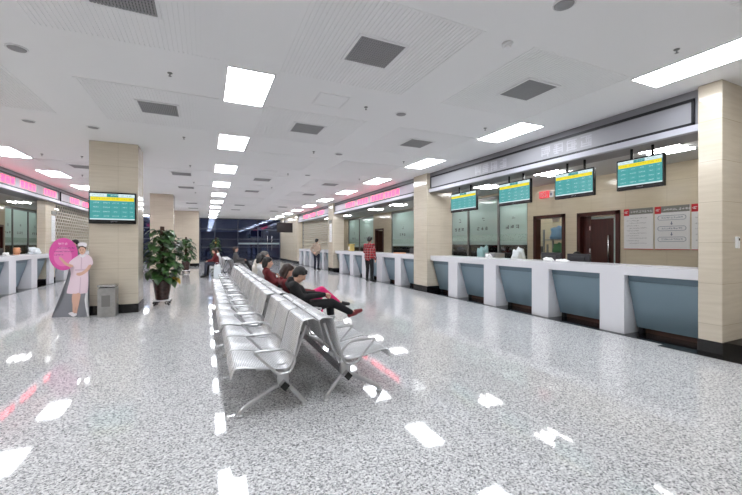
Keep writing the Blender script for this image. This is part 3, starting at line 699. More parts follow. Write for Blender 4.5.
# ------------------------------------------------------------------ benches
def catmull(pts, n=6):
    P = [V(p) for p in pts]; out = []
    for i in range(len(P)-1):
        p0, p1, p2, p3 = P[max(i-1, 0)], P[i], P[i+1], P[min(i+2, len(P)-1)]
        for k in range(n):
            t = k/n; out.append(.5*((2*p1)+(p2-p0)*t+(2*p0-5*p1+4*p2-p3)*t*t+(3*p1-p0-3*p2+p3)*t**3))
    out.append(P[-1]); return out
SW = .524; PITCH = .565
def seat_shell():
    prof = catmull([(-.425, 0, .35), (-.408, 0, .405), (-.365, 0, .428), (-.2, 0, .405), (-.02, 0, .378), (.045, 0, .4), (.072, 0, .47), (.12, 0, .66), (.142, 0, .738), (.163, 0, .764), (.24, 0, .772), (.276, 0, .752)], 5)
    bm = nb(); uvl = bm.loops.layers.uv.new('UVMap')
    top = []; L = 0; ls = []
    for i, p in enumerate(prof):
        if i: L += (p-prof[i-1]).length
        ls.append(L)
    ny = 2; ys = [-SW/2, SW/2]
    nrm = []
    for i in range(len(prof)):
        t = (prof[min(i+1, len(prof)-1)]-prof[max(i-1, 0)]).normalized(); nrm.append(V((-t.z, 0, t.x)))
    def ring(off): return [[bm.verts.new(p+n*off+V((0, y, 0))) for y in ys] for p, n in zip(prof, nrm)]
    A = ring(.004); B = ring(-.004)
    def face(vs, uvs):
        f = bm.faces.new(vs)
        for l, uv in zip(f.loops, uvs): l[uvl].uv = uv
    for i in range(len(prof)-1):
        uvs = [(0, ls[i]), (SW, ls[i]), (SW, ls[i+1]), (0, ls[i+1])]
        face([A[i][0], A[i][1], A[i+1][1], A[i+1][0]], uvs); face([B[i][0], B[i+1][0], B[i+1][1], B[i][1]], [uvs[0], uvs[3], uvs[2], uvs[1]])
        for j in (0, 1): face([A[i][j], A[i+1][j], B[i+1][j], B[i][j]], [(0, 0)]*4)
    for i in (0, -1): face([A[i][0], A[i][1], B[i][1], B[i][0]], [(0, 0)]*4)
    return bm
def make_bench(label, loc, rz, ns=3):
    t = empty('waiting_bench', label, 'bench', loc, rz, 'steel waiting benches')
    L = PITCH*ns
    sh = None
    for k in range(ns):
        y = -L/2+PITCH*(k+.5)
        if sh is None: sh = obj('seat', seat_shell(), 'steel', t, True); sh.location = (0, y, 0)
        else:
            o = sh.copy(); C.objects.link(o); o.parent = t; o.location = (0, y, 0)
    bm = nb(); s = .042; y0, y1 = -L/2+.03, L/2-.03
    ring = [(0, -s), (s, 0), (0, s), (-s, 0)]
    A = [bm.verts.new((a, y0, .225+b)) for a, b in ring]; B = [bm.verts.new((a, y1, .225+b)) for a, b in ring]
    for k in range(4): bm.faces.new((A[k], A[(k+1) % 4], B[(k+1) % 4], B[k]))
    bm.faces.new(A); bm.faces.new(B)
    be = obj('beam', bm, 'chrome', t)
    for y in (y0, y1):
        bm = nb(); e = .006 if y == y1 else -.006
        a = [bm.verts.new((p*.95, y, .225+q*.95)) for p, q in ring]; b = [bm.verts.new((p*.95, y+e, .225+q*.95)) for p, q in ring]
        for k in range(4): bm.faces.new((a[k], a[(k+1) % 4], b[(k+1) % 4], b[k]))
        bm.faces.new(a); bm.faces.new(b); obj('end_cap', bm, 'rubber', be)
    for y in (-L/2+.12, L/2-.12):
        bm = nb()
        tube(bm, catmull([(-.35, y, .0), (-.345, y, .035), (-.3, y, .075), (-.15, y, .16), (0, y, .225), (.08, y, .16), (.165, y, .055), (.18, y, .03), (.182, y, 0)], 4), .0195, 10)
        for x in (-.35, .182): lathe(bm, [(.03, 0), (.03, .012), (.022, .02)], 12, (x, y, 0))
        box(bm, (-.045, y-.03, .2), (.045, y+.03, .375)); box(bm, (-.22, y-.02, .36), (.06, y+.02, .385))
        tube(bm, catmull([(.02, y, .3), (.1, y, .43), (.2, y, .7)], 4), .014, 8)
        obj('leg_frame', bm, 'satin', t, True)
    for k in range(ns+1):
        y = -L/2+PITCH*k
        bm = nb()
        loop = []
        kn = [(-.062, .345), (-.258, .55), (.012, .548), (.085, .455), (.04, .345)]; rd = (.03, .035, .07, .06, .06)
        for q in range(5):
            p = V((kn[q][0], y, kn[q][1])); a = V((kn[q-1][0], y, kn[q-1][1])); b = V((kn[(q+1) % 5][0], y, kn[(q+1) % 5][1]))
            a = p+(a-p).normalized()*rd[q]*.7; b = p+(b-p).normalized()*rd[q]*.7
            for u in (0, .25, .5, .75, 1): loop.append(a*(1-u)**2+p*2*u*(1-u)+b*u*u)
        tube(bm, loop, .0135, 8, True, flat=.8)
        obj('armrest', bm, 'satin', t, True)
    return t
units = [(3.865, 0), (5.625, -.03), (7.375, -.03), (9.125, -.03), (10.6, -.03), (16.75, -.02), (18.5, -.02)]
bp = None
for n, (yc, dx) in enumerate(units):
    for side in (0, 1):
        x = (.605+dx) if side == 0 else (1.172+dx)
        if n < 5: lab = 'perforated steel bench unit of the %s-facing row, %s along the front block' % (('left', 'right')[side], ORD[n] if n else 'nearest')
        else: lab = 'perforated steel bench unit of the %s-facing row in the far block, %s' % (('left', 'right')[side], ('front unit', 'back unit')[n-5])
        if n == 4: make_bench(lab.replace('bench unit', 'two-seat bench unit'), (x, yc, 0), pi*side, 2)
        elif bp is None: bp = make_bench(lab, (x, yc, 0), 0)
        else: copy_thing(bp, (x, yc, 0), lab, pi*side)
# ------------------------------------------------------------------ plants
def plant(loc, h, w, label, n, seed, potr=.185, stand=True, leafsize=.22, avoid=None):
    rg = random.Random(seed); t = empty('potted_plant', label, 'plant', loc)
    zb = .12 if stand else 0
    if stand:
        bm = nb(); box(bm, (-.17, -.17, .095), (.17, .17, .12)); s = obj('plant_stand', bm, 'white', t)
        for sx in (-1, 1):
            for sy in (-1, 1):
                bm = nb(); tube(bm, catmull([(sx*.14, sy*.14, .095), (sx*.165, sy*.165, .06), (sx*.13, sy*.13, .03), (sx*.16, sy*.16, 0)], 4), .016, 8)
                tube(bm, [(sx*.1+.03*cos(a), sy*.16, .055+.026*sin(a)) for a in [i*pi/5 for i in range(10)]], .01, 6, True)
                obj('leg', bm, 'darkmetal', s, True)
    bm = nb(); lathe(bm, [(potr*.72, zb), (potr*.74, zb+.02), (potr*.9, zb+.2), (potr*1.05, zb+.42), (potr*1.12, zb+.45), (potr*1.0, zb+.46), (potr*.95, zb+.4)], 28); obj('pot', bm, 'pot', t, True)
    bm = nb(); tube(bm, [(0, 0, zb+.38), (0, 0, h)], .045, 12); obj('totem', bm, 'totem', t, True)
    bms = nb(); bml = nb(); bmy = nb()
    for i in range(n):
        f = (i+.5)/n; z = zb+.46+(h-zb-.62)*f
        a = i*2.4+rg.uniform(-.3, .3)
        reach = w*(.5+.5*sin(pi*(.12+.7*(1-f))))*rg.uniform(.45, 1.0)*(1 if f < .8 else .62)
        p0 = V((.04*cos(a), .04*sin(a), z-.05)); p2 = V((reach*.72*cos(a), reach*.72*sin(a), z+.1*rg.uniform(-.8, 1)+.05))
        tube(bms, [p0, (p0+p2)/2+V((0, 0, .06)), p2], .006, 5)
        if avoid and loc[0]+(reach+.1)*cos(a) < avoid[0] and loc[1]+(reach+.1)*sin(a) < avoid[1]+.12: continue
        L = leafsize*rg.uniform(.8, 1.3); droop = rg.uniform(.35, 1.15)
        out = V((cos(a), sin(a), 0)); sd_ = V((-sin(a), cos(a), 0))
        out = (out+sd_*rg.uniform(-.5, .5)).normalized(); sd_ = V((-out.y, out.x, 0))
        bmx = bmy if rg.random() < .02 else bml
        rows = []
        for j in range(8):
            s = j/7; wd = L*.42*(sin(pi*min(1, s*.88+.12))**.75)*(1-.15*s) if j < 7 else .004
            ang = droop*s*1.1
            c = p2+out*(L*s*cos(ang*.6))+V((0, 0, -L*s*sin(ang*.75)))
            roll = rg.uniform(-.02, .02)
            rows.append([bmx.verts.new(c+sd_*wd*q+V((0, 0, (abs(q))*wd*.25+roll*q))) for q in (-1, -.5, 0, .5, 1)])
        for A, B in zip(rows, rows[1:]):
            for k in range(4): bmx.faces.new((A[k], A[k+1], B[k+1], B[k]))
    obj('stems', bms, 'stem', t, True)
    obj('foliage', bml, 'leaf', t, True)
    if len(bmy.faces): obj('yellowed_leaves', bmy, 'yleaf', t, True)
    else: bmy.free()
plant((-.92, 9.7, 0), 1.82, .5, 'large leafy potted plant beside the near column', 130, 3, avoid=(-1.2, 9.55))
plant((-.88, 20.0, 0), 1.75, .5, 'second leafy potted plant, by the farther beige columns', 100, 7)
plant((.72, 30.3, 0), 1.9, .42, 'leafy plant in front of the dark glass wall', 80, 9, stand=False)
# ------------------------------------------------------------------ bin
t = empty('waste_bin', 'grey metal waste bin against the front of the near column', 'bin', (-1.745, 8.62, 0))
bm = nb(); box(bm, (-.145, -.14, .0), (.145, .14, .56)); obj('body', bm, 'brushed', t, bevel=.006)
bm = nb(); box(bm, (-.15, -.145, .58), (.15, .145, .62)); box(bm, (-.145, .1, .56), (.145, .14, .58)); obj('lid', bm, 'chrome', t, bevel=.004)
bobj('opening', [((-.13, -.12, .561), (.13, .1, .568))], 'black', t)
bobj('side_label', [((-.08, -.1412, .2), (.06, -.1402, .42))], 'mull', t)
# ------------------------------------------------------------------ nurse standee (a flat printed board)
def prism(bm, pts, y0, y1):
    a = [bm.verts.new((x, y0, z)) for x, z in pts]; b = [bm.verts.new((x, y1, z)) for x, z in pts]
    bm.faces.new(a); bm.faces.new(b[::-1])
    for i in range(len(pts)): bm.faces.new((a[i], a[(i+1) % len(pts)], b[(i+1) % len(pts)], b[i]))
def px(a, b): return ((a-135)/5.21*.0188, (447-b)/5.21*.0199)   # sketch units to metres on the board
t = empty('standee', 'flat cutout of a person in pale pink uniform pointing at a pink disc', 'standee', (-2.385, 8.78, 0), R(-17))
def layer(name, pts, m, depth, parent=None, smooth=True, n=4, closed=True):
    p = [V((*px(a, b), 0)) for a, b in pts]
    if smooth:
        q = catmull(p[-1:]+p+p[:2], n)[n:-n-1] if closed else catmull(p, n)
    else: q = p
    bm = nb(); prism(bm, [(v.x, v.y) for v in q], -depth, -depth+.004 if depth > 0 else .012)
    bmesh.ops.triangulate(bm, faces=[f for f in bm.faces if len(f.verts) > 4])
    return obj(name, bm, m, parent or t)
layer('backing_board', [(45, 447), (75, 405), (100, 350), (112, 300), (120, 240), (135, 180), (165, 130), (215, 130), (228, 200), (222, 320), (215, 360), (218, 400), (228, 447)], 'boardgrey', 0, n=3, smooth=False)
layer('disc', [(103+70*cos(a), 128+82*sin(a)) for a in [i*2*pi/28 for i in range(28)]], 'discpink', .002, smooth=False)
layer('board_edge', [(222, 320), (215, 360), (218, 400), (228, 447), (221, 447), (211, 400), (206, 360), (212, 322)], 'boardedge', .003, smooth=False)
layer('disc_centre', [(100+44*cos(a), 140+50*sin(a)) for a in [i*2*pi/28 for i in range(28)]], 'discpale', .0028, smooth=False)  # printed gradient: the disc is paler pink towards its middle
layer('uniform', [(168, 140), (185, 130), (215, 128), (232, 138), (243, 150), (248, 178), (232, 188), (224, 180), (220, 215), (226, 260), (222, 310), (215, 326), (170, 330), (128, 328), (120, 318), (135, 260), (152, 215), (157, 190), (150, 182), (138, 190), (130, 172), (150, 152)], 'dresspink', .006)
layer('uniform_fold', [(186, 245), (190, 245), (186, 326), (180, 326)], 'dressshade', .008, smooth=False)
layer('uniform_fold', [(160, 205), (222, 203), (222, 211), (160, 213)], 'dressshade', .008, smooth=False)
layer('uniform_fold', [(190, 132), (195, 132), (193, 205), (188, 205)], 'dressshade', .008, smooth=False)
layer('collar', [(182, 128), (198, 135), (214, 126), (210, 140), (197, 146), (184, 140)], 'caplilac', .0085, smooth=False)
layer('pointing_arm', [(86, 142), (98, 150), (120, 172), (146, 182), (152, 190), (138, 194), (112, 182), (94, 162), (84, 150)], 'printskin', .0085)
layer('folded_arm', [(228, 184), (240, 184), (232, 205), (210, 226), (185, 238), (168, 234), (170, 224), (190, 220), (212, 205)], 'printskin', .0085)
layer('head', [(180, 92), (186, 86), (200, 86), (210, 94), (212, 110), (206, 124), (196, 130), (185, 125), (178, 110)], 'printskin', .0085)
layer('hair', [(178, 96), (182, 84), (198, 82), (212, 88), (214, 106), (209, 98), (198, 92), (186, 93), (180, 102)], 'hairbr', .009)
layer('nurse_cap', [(176, 74), (192, 68), (214, 72), (219, 80), (214, 92), (196, 86), (180, 88)], 'caplilac', .0095)
for ex in (187, 200): layer('eye', [(ex-3, 106), (ex+3, 105), (ex+3, 108), (ex-3, 109)], 'hairb', .009, smooth=False)
layer('mouth', [(188, 118), (200, 117), (195, 121)], 'lipc', .009, smooth=False)
layer('leg', [(148, 329), (166, 330), (168, 370), (160, 405), (158, 425), (148, 425), (150, 400), (145, 365)], 'printskin', .006)
layer('leg', [(166, 330), (186, 330), (180, 375), (172, 410), (168, 430), (158, 432), (163, 400), (164, 370)], 'printskin', .0065)
layer('shoe', [(128, 428), (140, 422), (152, 424), (156, 434), (140, 438)], 'caplilac', .009)
layer('shoe', [(138, 436), (152, 430), (166, 428), (168, 438), (152, 445)], 'caplilac', .0095)
bm = nb(); rg = random.Random(2)
for (a, b, n, s) in ((75, 100, 12, .038), (60, 118, 13, .038), (58, 134, 8, .034)):
    x, z = px(a, b); marks(bm, (x, -.0035, z), (1, 0, 0), (0, 0, 1), s*.62, rg, 0, n-2, .3, 6)
obj('disc_text', bm, 'navy', t)
bm = nb(); x, z = px(78, 82); marks(bm, (x, -.0035, z), (1, 0, 0), (0, 0, 1), .045, rg, 0, 3, .25, 7); obj('disc_title', bm, 'titlepink', t)
# support strut behind
bobj('strut', [((-.02, .012, .0), (.02, .016, .9)), ((-.02, .012, 0), (.02, .12, .012))], 'boardedge', t)
# ------------------------------------------------------------------ people
def remeshed(name, bm, voxel, m, parent=None, smooth_it=2):
    me = bpy.data.meshes.new(name); bm.to_mesh(me); bm.free()
    tmp = bpy.data.objects.new('tmp', me); C.objects.link(tmp)
    md = tmp.modifiers.new('r', 'REMESH'); md.mode = 'VOXEL'; md.voxel_size = voxel
    sm = tmp.modifiers.new('s', 'SMOOTH'); sm.iterations = smooth_it; sm.factor = .5
    dg = bpy.context.evaluated_depsgraph_get(); dg.update()
    out = bpy.data.meshes.new_from_object(tmp.evaluated_get(dg)); out.name = name
    bpy.data.objects.remove(tmp); bpy.data.meshes.remove(me)
    out.materials.clear(); out.materials.append(M[m])
    out.polygons.foreach_set('use_smooth', [True]*len(out.polygons))
    o = bpy.data.objects.new(name, out); C.objects.link(o)
    if parent is not None: o.parent = parent
    return o
def limb(bm, p0, p1, r0, r1, wide=None, f=1.0, n=14):
    """tapered rounded capsule, optionally wider along the vector wide"""
    p0, p1 = V(p0), V(p1); t = (p1-p0); L = t.length
    t = t.normalized() if L > 1e-6 else V((0, 0, 1))
    a = (V(wide)-t*V(wide).dot(t)).normalized() if wide is not None else t.orthogonal().normalized()
    b = t.cross(a); rings = []
    prof = [(-cos(q), sin(q), 0) for q in (R(12), R(40), R(65), R(90))]+[(cos(q), sin(q), 1) for q in (R(90), R(65), R(40), R(12))]
    for c, s, e in prof:
        r = r1 if e else r0; o = (p1 if e else p0)+t*c*r
        rings.append([bm.verts.new(o+(a*cos(2*pi*k/n)*f+b*sin(2*pi*k/n))*s*r) for k in range(n)])
    for A, B in zip(rings, rings[1:]):
        for k in range(n): bm.faces.new((A[k], A[(k+1) % n], B[(k+1) % n], B[k]))
    bm.faces.new(rings[0][::-1]); bm.faces.new(rings[-1])
def hand(bm, w, dr, pn, thumb_side, curl=.5, k=1.0):
    """palm with five bent fingers of different lengths; dr: direction, pn: palm normal"""
    w = V(w); dr = V(dr).normalized(); pn = V(pn); pn = (pn-dr*pn.dot(dr)).normalized(); sd = dr.cross(pn)*thumb_side
    limb(bm, w+dr*.02*k, w+dr*.075*k, .021*k, .024*k, sd, 1.55)
    for i, (off, ln) in enumerate(((.030, .068), (.010, .078), (-.011, .072), (-.031, .055))):
        b = w+dr*.085*k+sd*off*k; d1 = (dr*cos(curl)+pn*sin(curl)).normalized(); m_ = b+d1*ln*.5*k
        d2 = (dr*cos(curl*2.1)+pn*sin(curl*2.1)).normalized()
        limb(bm, b-dr*.02*k, m_, .0095*k, .0088*k, n=8); limb(bm, m_, m_+d2*ln*.5*k, .0088*k, .0075*k, n=8)
    b = w+dr*.03*k+sd*.028*k; d1 = (dr*.7+sd*.75+pn*.35).normalized(); m_ = b+d1*.036*k
    limb(bm, b, m_, .012*k, .0105*k, n=8); limb(bm, m_, m_+(dr*.95+sd*.2+pn*.3).normalized()*.032*k, .0105*k, .009*k, n=8)
def person(label, loc, rz, J, look, hair, top, bottoms, shoes, vox=.011, pose='', coat=0, topmat=None, skirt=False, coatlen=0, group=None, scale=1.0):
    """J: joints in the person's own frame (x right, y forward, z up)"""
    J = {k: V(v) for k, v in J.items()}
    bm = nb()
    # head frame
    yaw, pitch, roll = look
    hm = Matrix.Rotation(yaw, 3, 'Z') @ Matrix.Rotation(roll, 3, 'Y') @ Matrix.Rotation(-pitch, 3, 'X')
    hc = J['head']; up = hm @ V((0, 0, 1)); fw = hm @ V((0, 1, 0)); rt = hm @ V((1, 0, 0))
    P = lambda x, y, z: hc+hm @ V((x, y, z))
    ellipsoid(bm, P(0, -.008, .02), (.076, .094, .098), hm); ellipsoid(bm, P(0, .022, -.04), (.06, .07, .078), hm); ellipsoid(bm, P(0, .045, -.078), (.034, .036, .034), hm)
    limb(bm, P(0, .088, .02), P(0, .104, -.018), .009, .0145, n=8); limb(bm, P(-.03, .078, .035), P(.03, .078, .035), .012, .012, n=8)
    for s in (-1, 1): ellipsoid(bm, P(s*.079, -.005, -.005), (.012, .022, .032), hm, 8, 6); ellipsoid(bm, P(s*.04, .062, -.018), (.02, .018, .018), hm, 8, 6)
    limb(bm, J['neck']-V((0, 0, .03)), P(0, -.012, -.07), .056, .05)
    pel, che, nk = J['pelvis'], J['chest'], J['neck']
    sx = (J['shR']-J['shL']).normalized()
    limb(bm, pel, pel*.45+che*.55, .1, .094, sx, 1.55); limb(bm, pel*.5+che*.5, che, .094, .1, sx, 1.6); limb(bm, che, nk-(nk-che)*.25, .098, .058, sx, 1.6)
    limb(bm, J['shL'], J['shR'], .056, .056)
    for s in 'LR':
        limb(bm, J['sh'+s], J['el'+s], .048, .038); limb(bm, J['el'+s], J['wr'+s], .037, .026)
        d = J['wr'+s]-J['el'+s]; pn = J.get('palm'+s, V((0, 0, -1)))
        hd = J.get('hand'+s, d)
        hand(bm, J['wr'+s], hd, pn, 1 if s == 'L' else -1, J.get('curl', V((.5, 0, 0))).x)
        limb(bm, J['hip'+s], J['kn'+s], .082, .056); limb(bm, J['kn'+s], J['an'+s], .054, .036)
        limb(bm, J['an'+s], J['to'+s], .036, .03)
    body = remeshed('person', bm, vox, 'skin'); body.location = loc; body.rotation_euler = (0, 0, rz); body.scale = (scale,)*3
    tag(body, label, 'person', group)
    # face
    for s in (-1, 1):
        b = nb(); ellipsoid(b, P(s*.031, .081, .014), (.0135, .007, .0075), hm, 10, 6); obj('eye', b, 'eye', body, True)
        b = nb(); limb(b, P(s*.018, .09, .036), P(s*.048, .08, .038), .005, .004, n=6); obj('eyebrow', b, hair[0], body, True)
    b = nb(); limb(b, P(-.02, .083, -.052), P(.02, .083, -.052), .006, .006, n=8); limb(b, P(-.013, .084, -.06), P(.013, .084, -.06), .006, .006, n=8); obj('mouth', b, 'lipc', body, True)
    # hair
    b = nb(); k = hair[1]
    if k != 'bald':
        ellipsoid(b, P(0, -.02, .042), (.087, .1, .092), hm); ellipsoid(b, P(0, -.055, .005), (.083, .068, .088), hm); limb(b, P(-.05, .046, .092), P(.05, .046, .092), .024, .024); limb(b, P(-.045, .072, .07), P(.045, .072, .07), .014, .014)
        for s in (-1, 1): limb(b, P(s*.07, .01, .05), P(s*.076, -.012, .0), .022, .016)
    if k == 'bob':
        for s in (-1, 1): limb(b, P(s*.07, -.02, .03), P(s*.078, -.03, -.07), .034, .03)
        limb(b, P(0, -.075, 0), P(0, -.07, -.09), .062, .05, rt, 1.3)
    if k == 'long':
        for s in (-1, 1): limb(b, P(s*.07, -.01, .03), P(s*.078, -.02, -.13), .026, .02)
        nape = P(0, -.085, -.05); limb(b, P(0, -.06, 0), nape, .064, .056, rt, 1.2); limb(b, nape, nape+(pel-nk).normalized()*.26+V((0, -.07, 0)), .054, .034, rt, 1.5)
    if k == 'bun': ellipsoid(b, P(0, -.12, .03), (.045, .04, .045), hm)
    if k != 'bald': remeshed('hair', b, max(.008, vox*.8), hair[0], body, 2)
    # top
    b = nb(); g = .02
    limb(b, pel+V((0, 0, .0 if not coat else -.02)), pel*.45+che*.55, .112+coat*.3, .106+coat*.3, sx, 1.55); limb(b, pel*.5+che*.5, che, .107+coat*.3, .113+coat*.3, sx, 1.55); limb(b, che, nk-(nk-che)*.32, .11, .066, sx, 1.55)
    limb(b, J['shL'], J['shR'], .066, .066); limb(b, nk-(nk-che)*.3, nk+(nk-che).normalized()*.012, .07, .062)
    for s in 'LR':
        limb(b, J['sh'+s], J['el'+s], .063+coat*.2, .054+coat*.2); limb(b, J['el'+s], J['el'+s].lerp(J['wr'+s], .93), .052+coat*.2, .039+coat*.2)
    if coatlen:
        for s in 'LR': limb(b, J['hip'+s]+V((0, 0, .02)), J['hip'+s].lerp(J['kn'+s], coatlen), .108, .098)
    remeshed('jacket', b, vox, top, body)
    b = nb()
    limb(b, pel, pel+(che-pel).normalized()*.06, .108, .104, sx, 1.5); limb(b, J['hipL'], J['hipR'], .1, .1)
    for s in 'LR': limb(b, J['hip'+s], J['kn'+s], .095, .069); limb(b, J['kn'+s], J['kn'+s].lerp(J['an'+s], .93), .067, .052)
    remeshed('trousers', b, vox, bottoms, body)
    for s in 'LR':
        b = nb(); an, to = J['an'+s], J['to'+s]; f = (to-an); f = V((f.x, f.y, f.z)).normalized()
        limb(b, an-f*.035+V((0, 0, -.02)), an.lerp(to, .55)+V((0, 0, -.012)), .044, .044); limb(b, an.lerp(to, .5), to+f*.03, .044, .033)
        limb(b, an+(J['kn'+s]-an).normalized()*.03, an, .043, .045)
        remeshed('shoe', b, vox*.85, shoes if isinstance(shoes, str) else shoes['LR'.index(s)], body, 1)
    return body
def sit(lean=.3, hz=.525, knee_w=.11, cross=None, headlean=.35, **kw):
    d = V((0, sin(lean), cos(lean))); pel = V((0, 0, hz)); J = dict(pelvis=pel, chest=pel+d*.27)
    nk = pel+d*.27+V((0, sin(lean*1.25), cos(lean*1.25)))*.185; J['neck'] = nk
    J['head'] = nk+V((0, sin(headlean)*.155, cos(headlean)*.155))
    shm = nk-V((0, 0, .055))
    J['shL'] = shm+V((-.165, 0, 0)); J['shR'] = shm+V((.165, 0, 0))
    J['elL'] = V((-.23, shm.y+.1, hz+.18)); J['elR'] = V((.23, shm.y+.1, hz+.18))
    J['wrL'] = V((-.09, .3, hz+.14)); J['wrR'] = V((.09, .31, hz+.15)); J['handL'] = V((.75, .7, -.1)); J['handR'] = V((-.75, .7, -.1))
    J['palmL'] = V((0, .2, -1)); J['palmR'] = V((0, .2, -1))
    for s, q in (('L', -1), ('R', 1)):
        J['hip'+s] = pel+V((q*.09, .02, 0)); J['kn'+s] = V((q*knee_w, .44, hz+.03)); J['an'+s] = V((q*knee_w, .48, .085)); J['to'+s] = V((q*(knee_w+.03), .62, .045))
    if cross:
        q = 1 if cross == 'R' else -1; o = 'L' if cross == 'R' else 'R'
        J['kn'+cross] = V((q*.03, .44, hz+.15)); J['an'+cross] = V((-q*.1, .76, hz-.16)); J['to'+cross] = V((-q*.1, .91, hz-.13))
        J['kn'+o] = V((-q*.07, .43, hz+.02))
    J.update({k: V(v) for k, v in kw.items()}); return J
def stand(**kw):
    J = dict(pelvis=(0, 0, .92), chest=(0, .01, 1.2), neck=(0, .0, 1.41), head=(0, .025, 1.565), shL=(-.17, 0, 1.355), shR=(.17, 0, 1.355),
      elL=(-.23, -.03, 1.08), elR=(.23, -.03, 1.08), wrL=(-.23, .06, .84), wrR=(.23, .06, .84), palmL=(1, 0, 0), palmR=(-1, 0, 0),
      hipL=(-.09, 0, .9), hipR=(.09, 0, .9), knL=(-.1, .03, .49), knR=(.1, .03, .49), anL=(-.1, -.01, .08), anR=(.1, -.01, .08), toL=(-.13, .13, .035), toR=(.13, .13, .035))
    J.update(kw); return J
EAST = -pi/2; WEST = pi/2
X_R = 1.24
# right-facing row
SK = dict(scale=.9)
person('person in black jacket with crossed legs, head bowed, nearest on the bench', (1.28, 5.06, 0), EAST, sit(-.42, .57, cross='R', headlean=.95, knR=(.02, .43, .61), anR=(-.06, .8, .4), toR=(-.08, .95, .42), wrL=(-.07, .3, .74), wrR=(.07, .31, .75)), (.0, .6, 0), ('hairb', 'short'), 'blackcloth', 'blackcloth', ('shoe', 'redshoe'), .009, scale=.92)
person('long-haired person in maroon coat and pink trousers, legs crossed', (1.29, 5.625, 0), EAST, sit(-.46, .59, cross='R', headlean=.5, knR=(.02, .46, .76), anR=(.02, .78, .5), toR=(.03, .94, .48)), (-.1, .35, 0), ('hairbr', 'long'), 'maroon', 'pinkc', 'shoe', .009, coat=.02, scale=.89)
person('person with short dark hair in dark red coat on the bench', (1.25, 7.375, 0), EAST, sit(-.34, .585, headlean=.2), (-.25, .1, 0), ('hairb', 'bob'), 'maroon', 'blackcloth', 'shoe', .011, coat=.05, **SK)
person('black-haired person in white jacket behind the dark red coat on the bench', (1.22, 8.56, 0), EAST, sit(-.2, .585, headlean=.3), (0, .4, 0), ('hairb', 'bob'), 'whitecloth', 'blackcloth', 'shoe', .012, **SK)
person('grey-haired person leaning forward on the bench between white jackets', (1.26, 9.125, 0), EAST, sit(.08, .545, headlean=.15), (-.2, .0, 0), ('hairg', 'short'), 'greycloth', 'blackcloth', 'shoe', .012, scale=.97)
person('bowed person in cream jacket, farthest sitter on the front bench block', (1.24, 10.31, 0), EAST, sit(.05, .585, headlean=.8), (0, .6, 0), ('hairb', 'short'), 'cream', 'jean', 'shoe', .012, **SK)
# far block
person('seated person in red jacket on the left side of the far bench block', (.43, 16.75, 0), WEST, sit(.12, .6, headlean=.3, wrL=(-.05, .35, .74), wrR=(.1, .35, .74)), (.2, .15, 0), ('hairbr', 'bob'), 'maroon', 'jean', 'shoe', .014, coat=.05, scale=.93)
person('seated person in white jacket behind the red jacket on the far benches', (.55, 17.32, 0), WEST, sit(.1, headlean=.2), (0, .1, 0), ('hairb', 'short'), 'whitecloth', 'blackcloth', 'shoe', .016)
person('seated person in long grey coat with brown hair facing the right counters', (1.27, 17.32, 0), EAST, sit(-.1, .56, headlean=.1, anL=(-.1, .72, .11), anR=(.1, .75, .11), toL=(-.12, .86, .11), toR=(.12, .89, .11)), (-.35, -.05, 0), ('hairbr', 'bob'), 'greycloth', 'blackcloth', 'shoe', .014, coat=.06, coatlen=.6)
person('dark-haired person on the far left row behind the white jacket', (.55, 17.93, 0), WEST, sit(.1, headlean=.1), (0, 0, 0), ('hairb', 'short'), 'greycloth', 'blackcloth', 'shoe', .016)
# standing
person('person in red plaid shirt and black trousers standing at the second counter', (5.56, 12.3, 0), EAST+.6, stand(knL=(-.13, .1, .5), anL=(-.16, .1, .08), toL=(-.19, .24, .035), anR=(.15, -.06, .085), toR=(.2, .07, .035), knR=(.12, -.0, .49), elL=(-.25, .1, 1.11), wrL=(-.18, .25, 1.12), handL=(.2, .9, 0), palmL=(0, 0, -1), head=(0, .035, 1.56)), (.1, .12, 0), ('hairb', 'short'), 'plaid', 'blackcloth', 'shoe', .012, coat=.06)
person('person in taupe jacket with hands clasped behind the back, facing the far counter', (5.42, 18.85, 0), EAST+.75, stand(elL=(-.27, -.1, 1.1), elR=(.27, -.1, 1.1), wrL=(-.09, -.19, .93), wrR=(.09, -.2, .95), handL=(1, -.1, -.2), handR=(-1, -.1, -.2), palmL=(0, -1, 0), palmR=(0, -1, 0)), (0, .05, 0), ('hairb', 'short'), 'taupe', 'navy', 'shoe', .014, coat=.05)
person('person in dark trousers standing at the left counter behind the pink disc', (-4.55, 17.4, 0), WEST, {k: V(v)*.93 if not k.startswith(('palm', 'hand')) else V(v) for k, v in stand().items()}, (0, .1, 0), ('hairb', 'short'), 'greycloth', 'navy', 'shoe', .016)
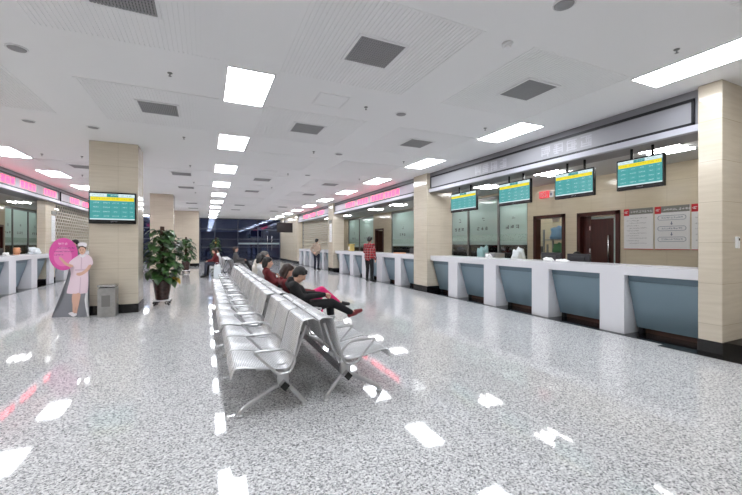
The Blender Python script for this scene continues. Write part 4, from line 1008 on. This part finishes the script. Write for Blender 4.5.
# clerks
person('dark-haired clerk seated between the two black monitors', (7.52, 5.3, 0), WEST, sit(.15, headlean=.45, elL=(-.22, .15, .82), elR=(.22, .15, .82), wrL=(-.12, .34, .83), wrR=(.12, .34, .83)), (0, .4, 0), ('hairb', 'short'), 'whitecloth', 'navy', 'shoe', .012)
person('clerk in white coat seated behind the left counter', (-6.9, 19.0, 0), EAST, sit(.1, headlean=.2, elL=(-.22, .15, .82), elR=(.22, .15, .82), wrL=(-.12, .34, .83), wrR=(.12, .34, .83)), (0, .2, 0), ('hairb', 'short'), 'whitecloth', 'navy', 'shoe', .016)
for x, y, rz, lab in ((7.52, 5.3, WEST, 'dark office chair under the clerk behind the near right counter'), (-6.9, 19.0, EAST, 'dark office chair under the clerk behind the left counter')):
    t = empty('office_chair', lab, 'chair', (x, y, 0), rz)
    bobj('seat', [((-.24, -.19, .34), (.24, .24, .4))], 'blackcloth', t, bevel=.02); bobj('backrest', [((-.22, -.29, .45), (.22, -.24, .85))], 'blackcloth', t, bevel=.015)
    bm = nb(); tube(bm, [(0, 0, .06), (0, 0, .34)], .03, 10)
    for k in range(5): a = k*2*pi/5; tube(bm, [(0, 0, .09), (.27*cos(a), .27*sin(a), .05)], .02, 6); lathe(bm, [(.025, 0), (.025, .05)], 8, (.27*cos(a), .27*sin(a), 0))
    obj('base', bm, 'darkmetal', t)
# bag on the far bench person's lap
t = empty('carrier_bag', 'white carrier bag standing on the floor at the front of the far bench block', 'bag', (.42, 15.66, 0))
bm = nb()
for z, s in ((0, 1), (.2, 1.03), (.48, .9)): pass
vs = [[bm.verts.new((sx*.13*s, sy*.07*s, z)) for sx, sy in ((-1, -1), (1, -1), (1, 1), (-1, 1))] for z, s in ((.0, 1), (.25, 1.05), (.55, .9))]
for A, B in zip(vs, vs[1:]):
    for k in range(4): bm.faces.new((A[k], A[(k+1) % 4], B[(k+1) % 4], B[k]))
bm.faces.new(vs[0][::-1]); bm.faces.new(vs[-1]); obj('body', bm, 'bagwhite', t, bevel=.015)
for s in (-1, 1):
    bm = nb(); tube(bm, catmull([(-.08, s*.04, .54), (-.06, s*.02, .65), (.06, s*.02, .65), (.08, s*.04, .54)], 5), .006, 6); obj('handle', bm, 'bagwhite', t, True)
# ------------------------------------------------------------------ world and camera
w = bpy.data.worlds.new('night'); SC.world = w; w.use_nodes = True
w.node_tree.nodes['Background'].inputs[0].default_value = lin((50, 58, 80)); w.node_tree.nodes['Background'].inputs[1].default_value = .75
cam = bpy.data.cameras.new('camera'); co = bpy.data.objects.new('camera', cam); C.objects.link(co); SC.camera = co
cam.sensor_width = 36; cam.lens = 36*361/742; cam.shift_y = -3.8/742; cam.clip_end = 200; cam.clip_start = .05
co.location = (0, 0, 1.42); co.rotation_euler = (pi/2, 0, -math.atan((371-205.6)/361))
SC.view_settings.view_transform = 'Standard'; SC.view_settings.look = 'None'; SC.view_settings.gamma = 1; SC.view_settings.use_curve_mapping = False
SC.view_settings.exposure = 0.66
SC.cycles.use_denoising = True
SC.cycles.max_bounces = 8; SC.cycles.diffuse_bounces = 5; SC.cycles.glossy_bounces = 5; SC.cycles.transparent_max_bounces = 12
SC.cycles.sample_clamp_indirect = 6
SC.cycles.caustics_reflective = False; SC.cycles.caustics_refractive = False
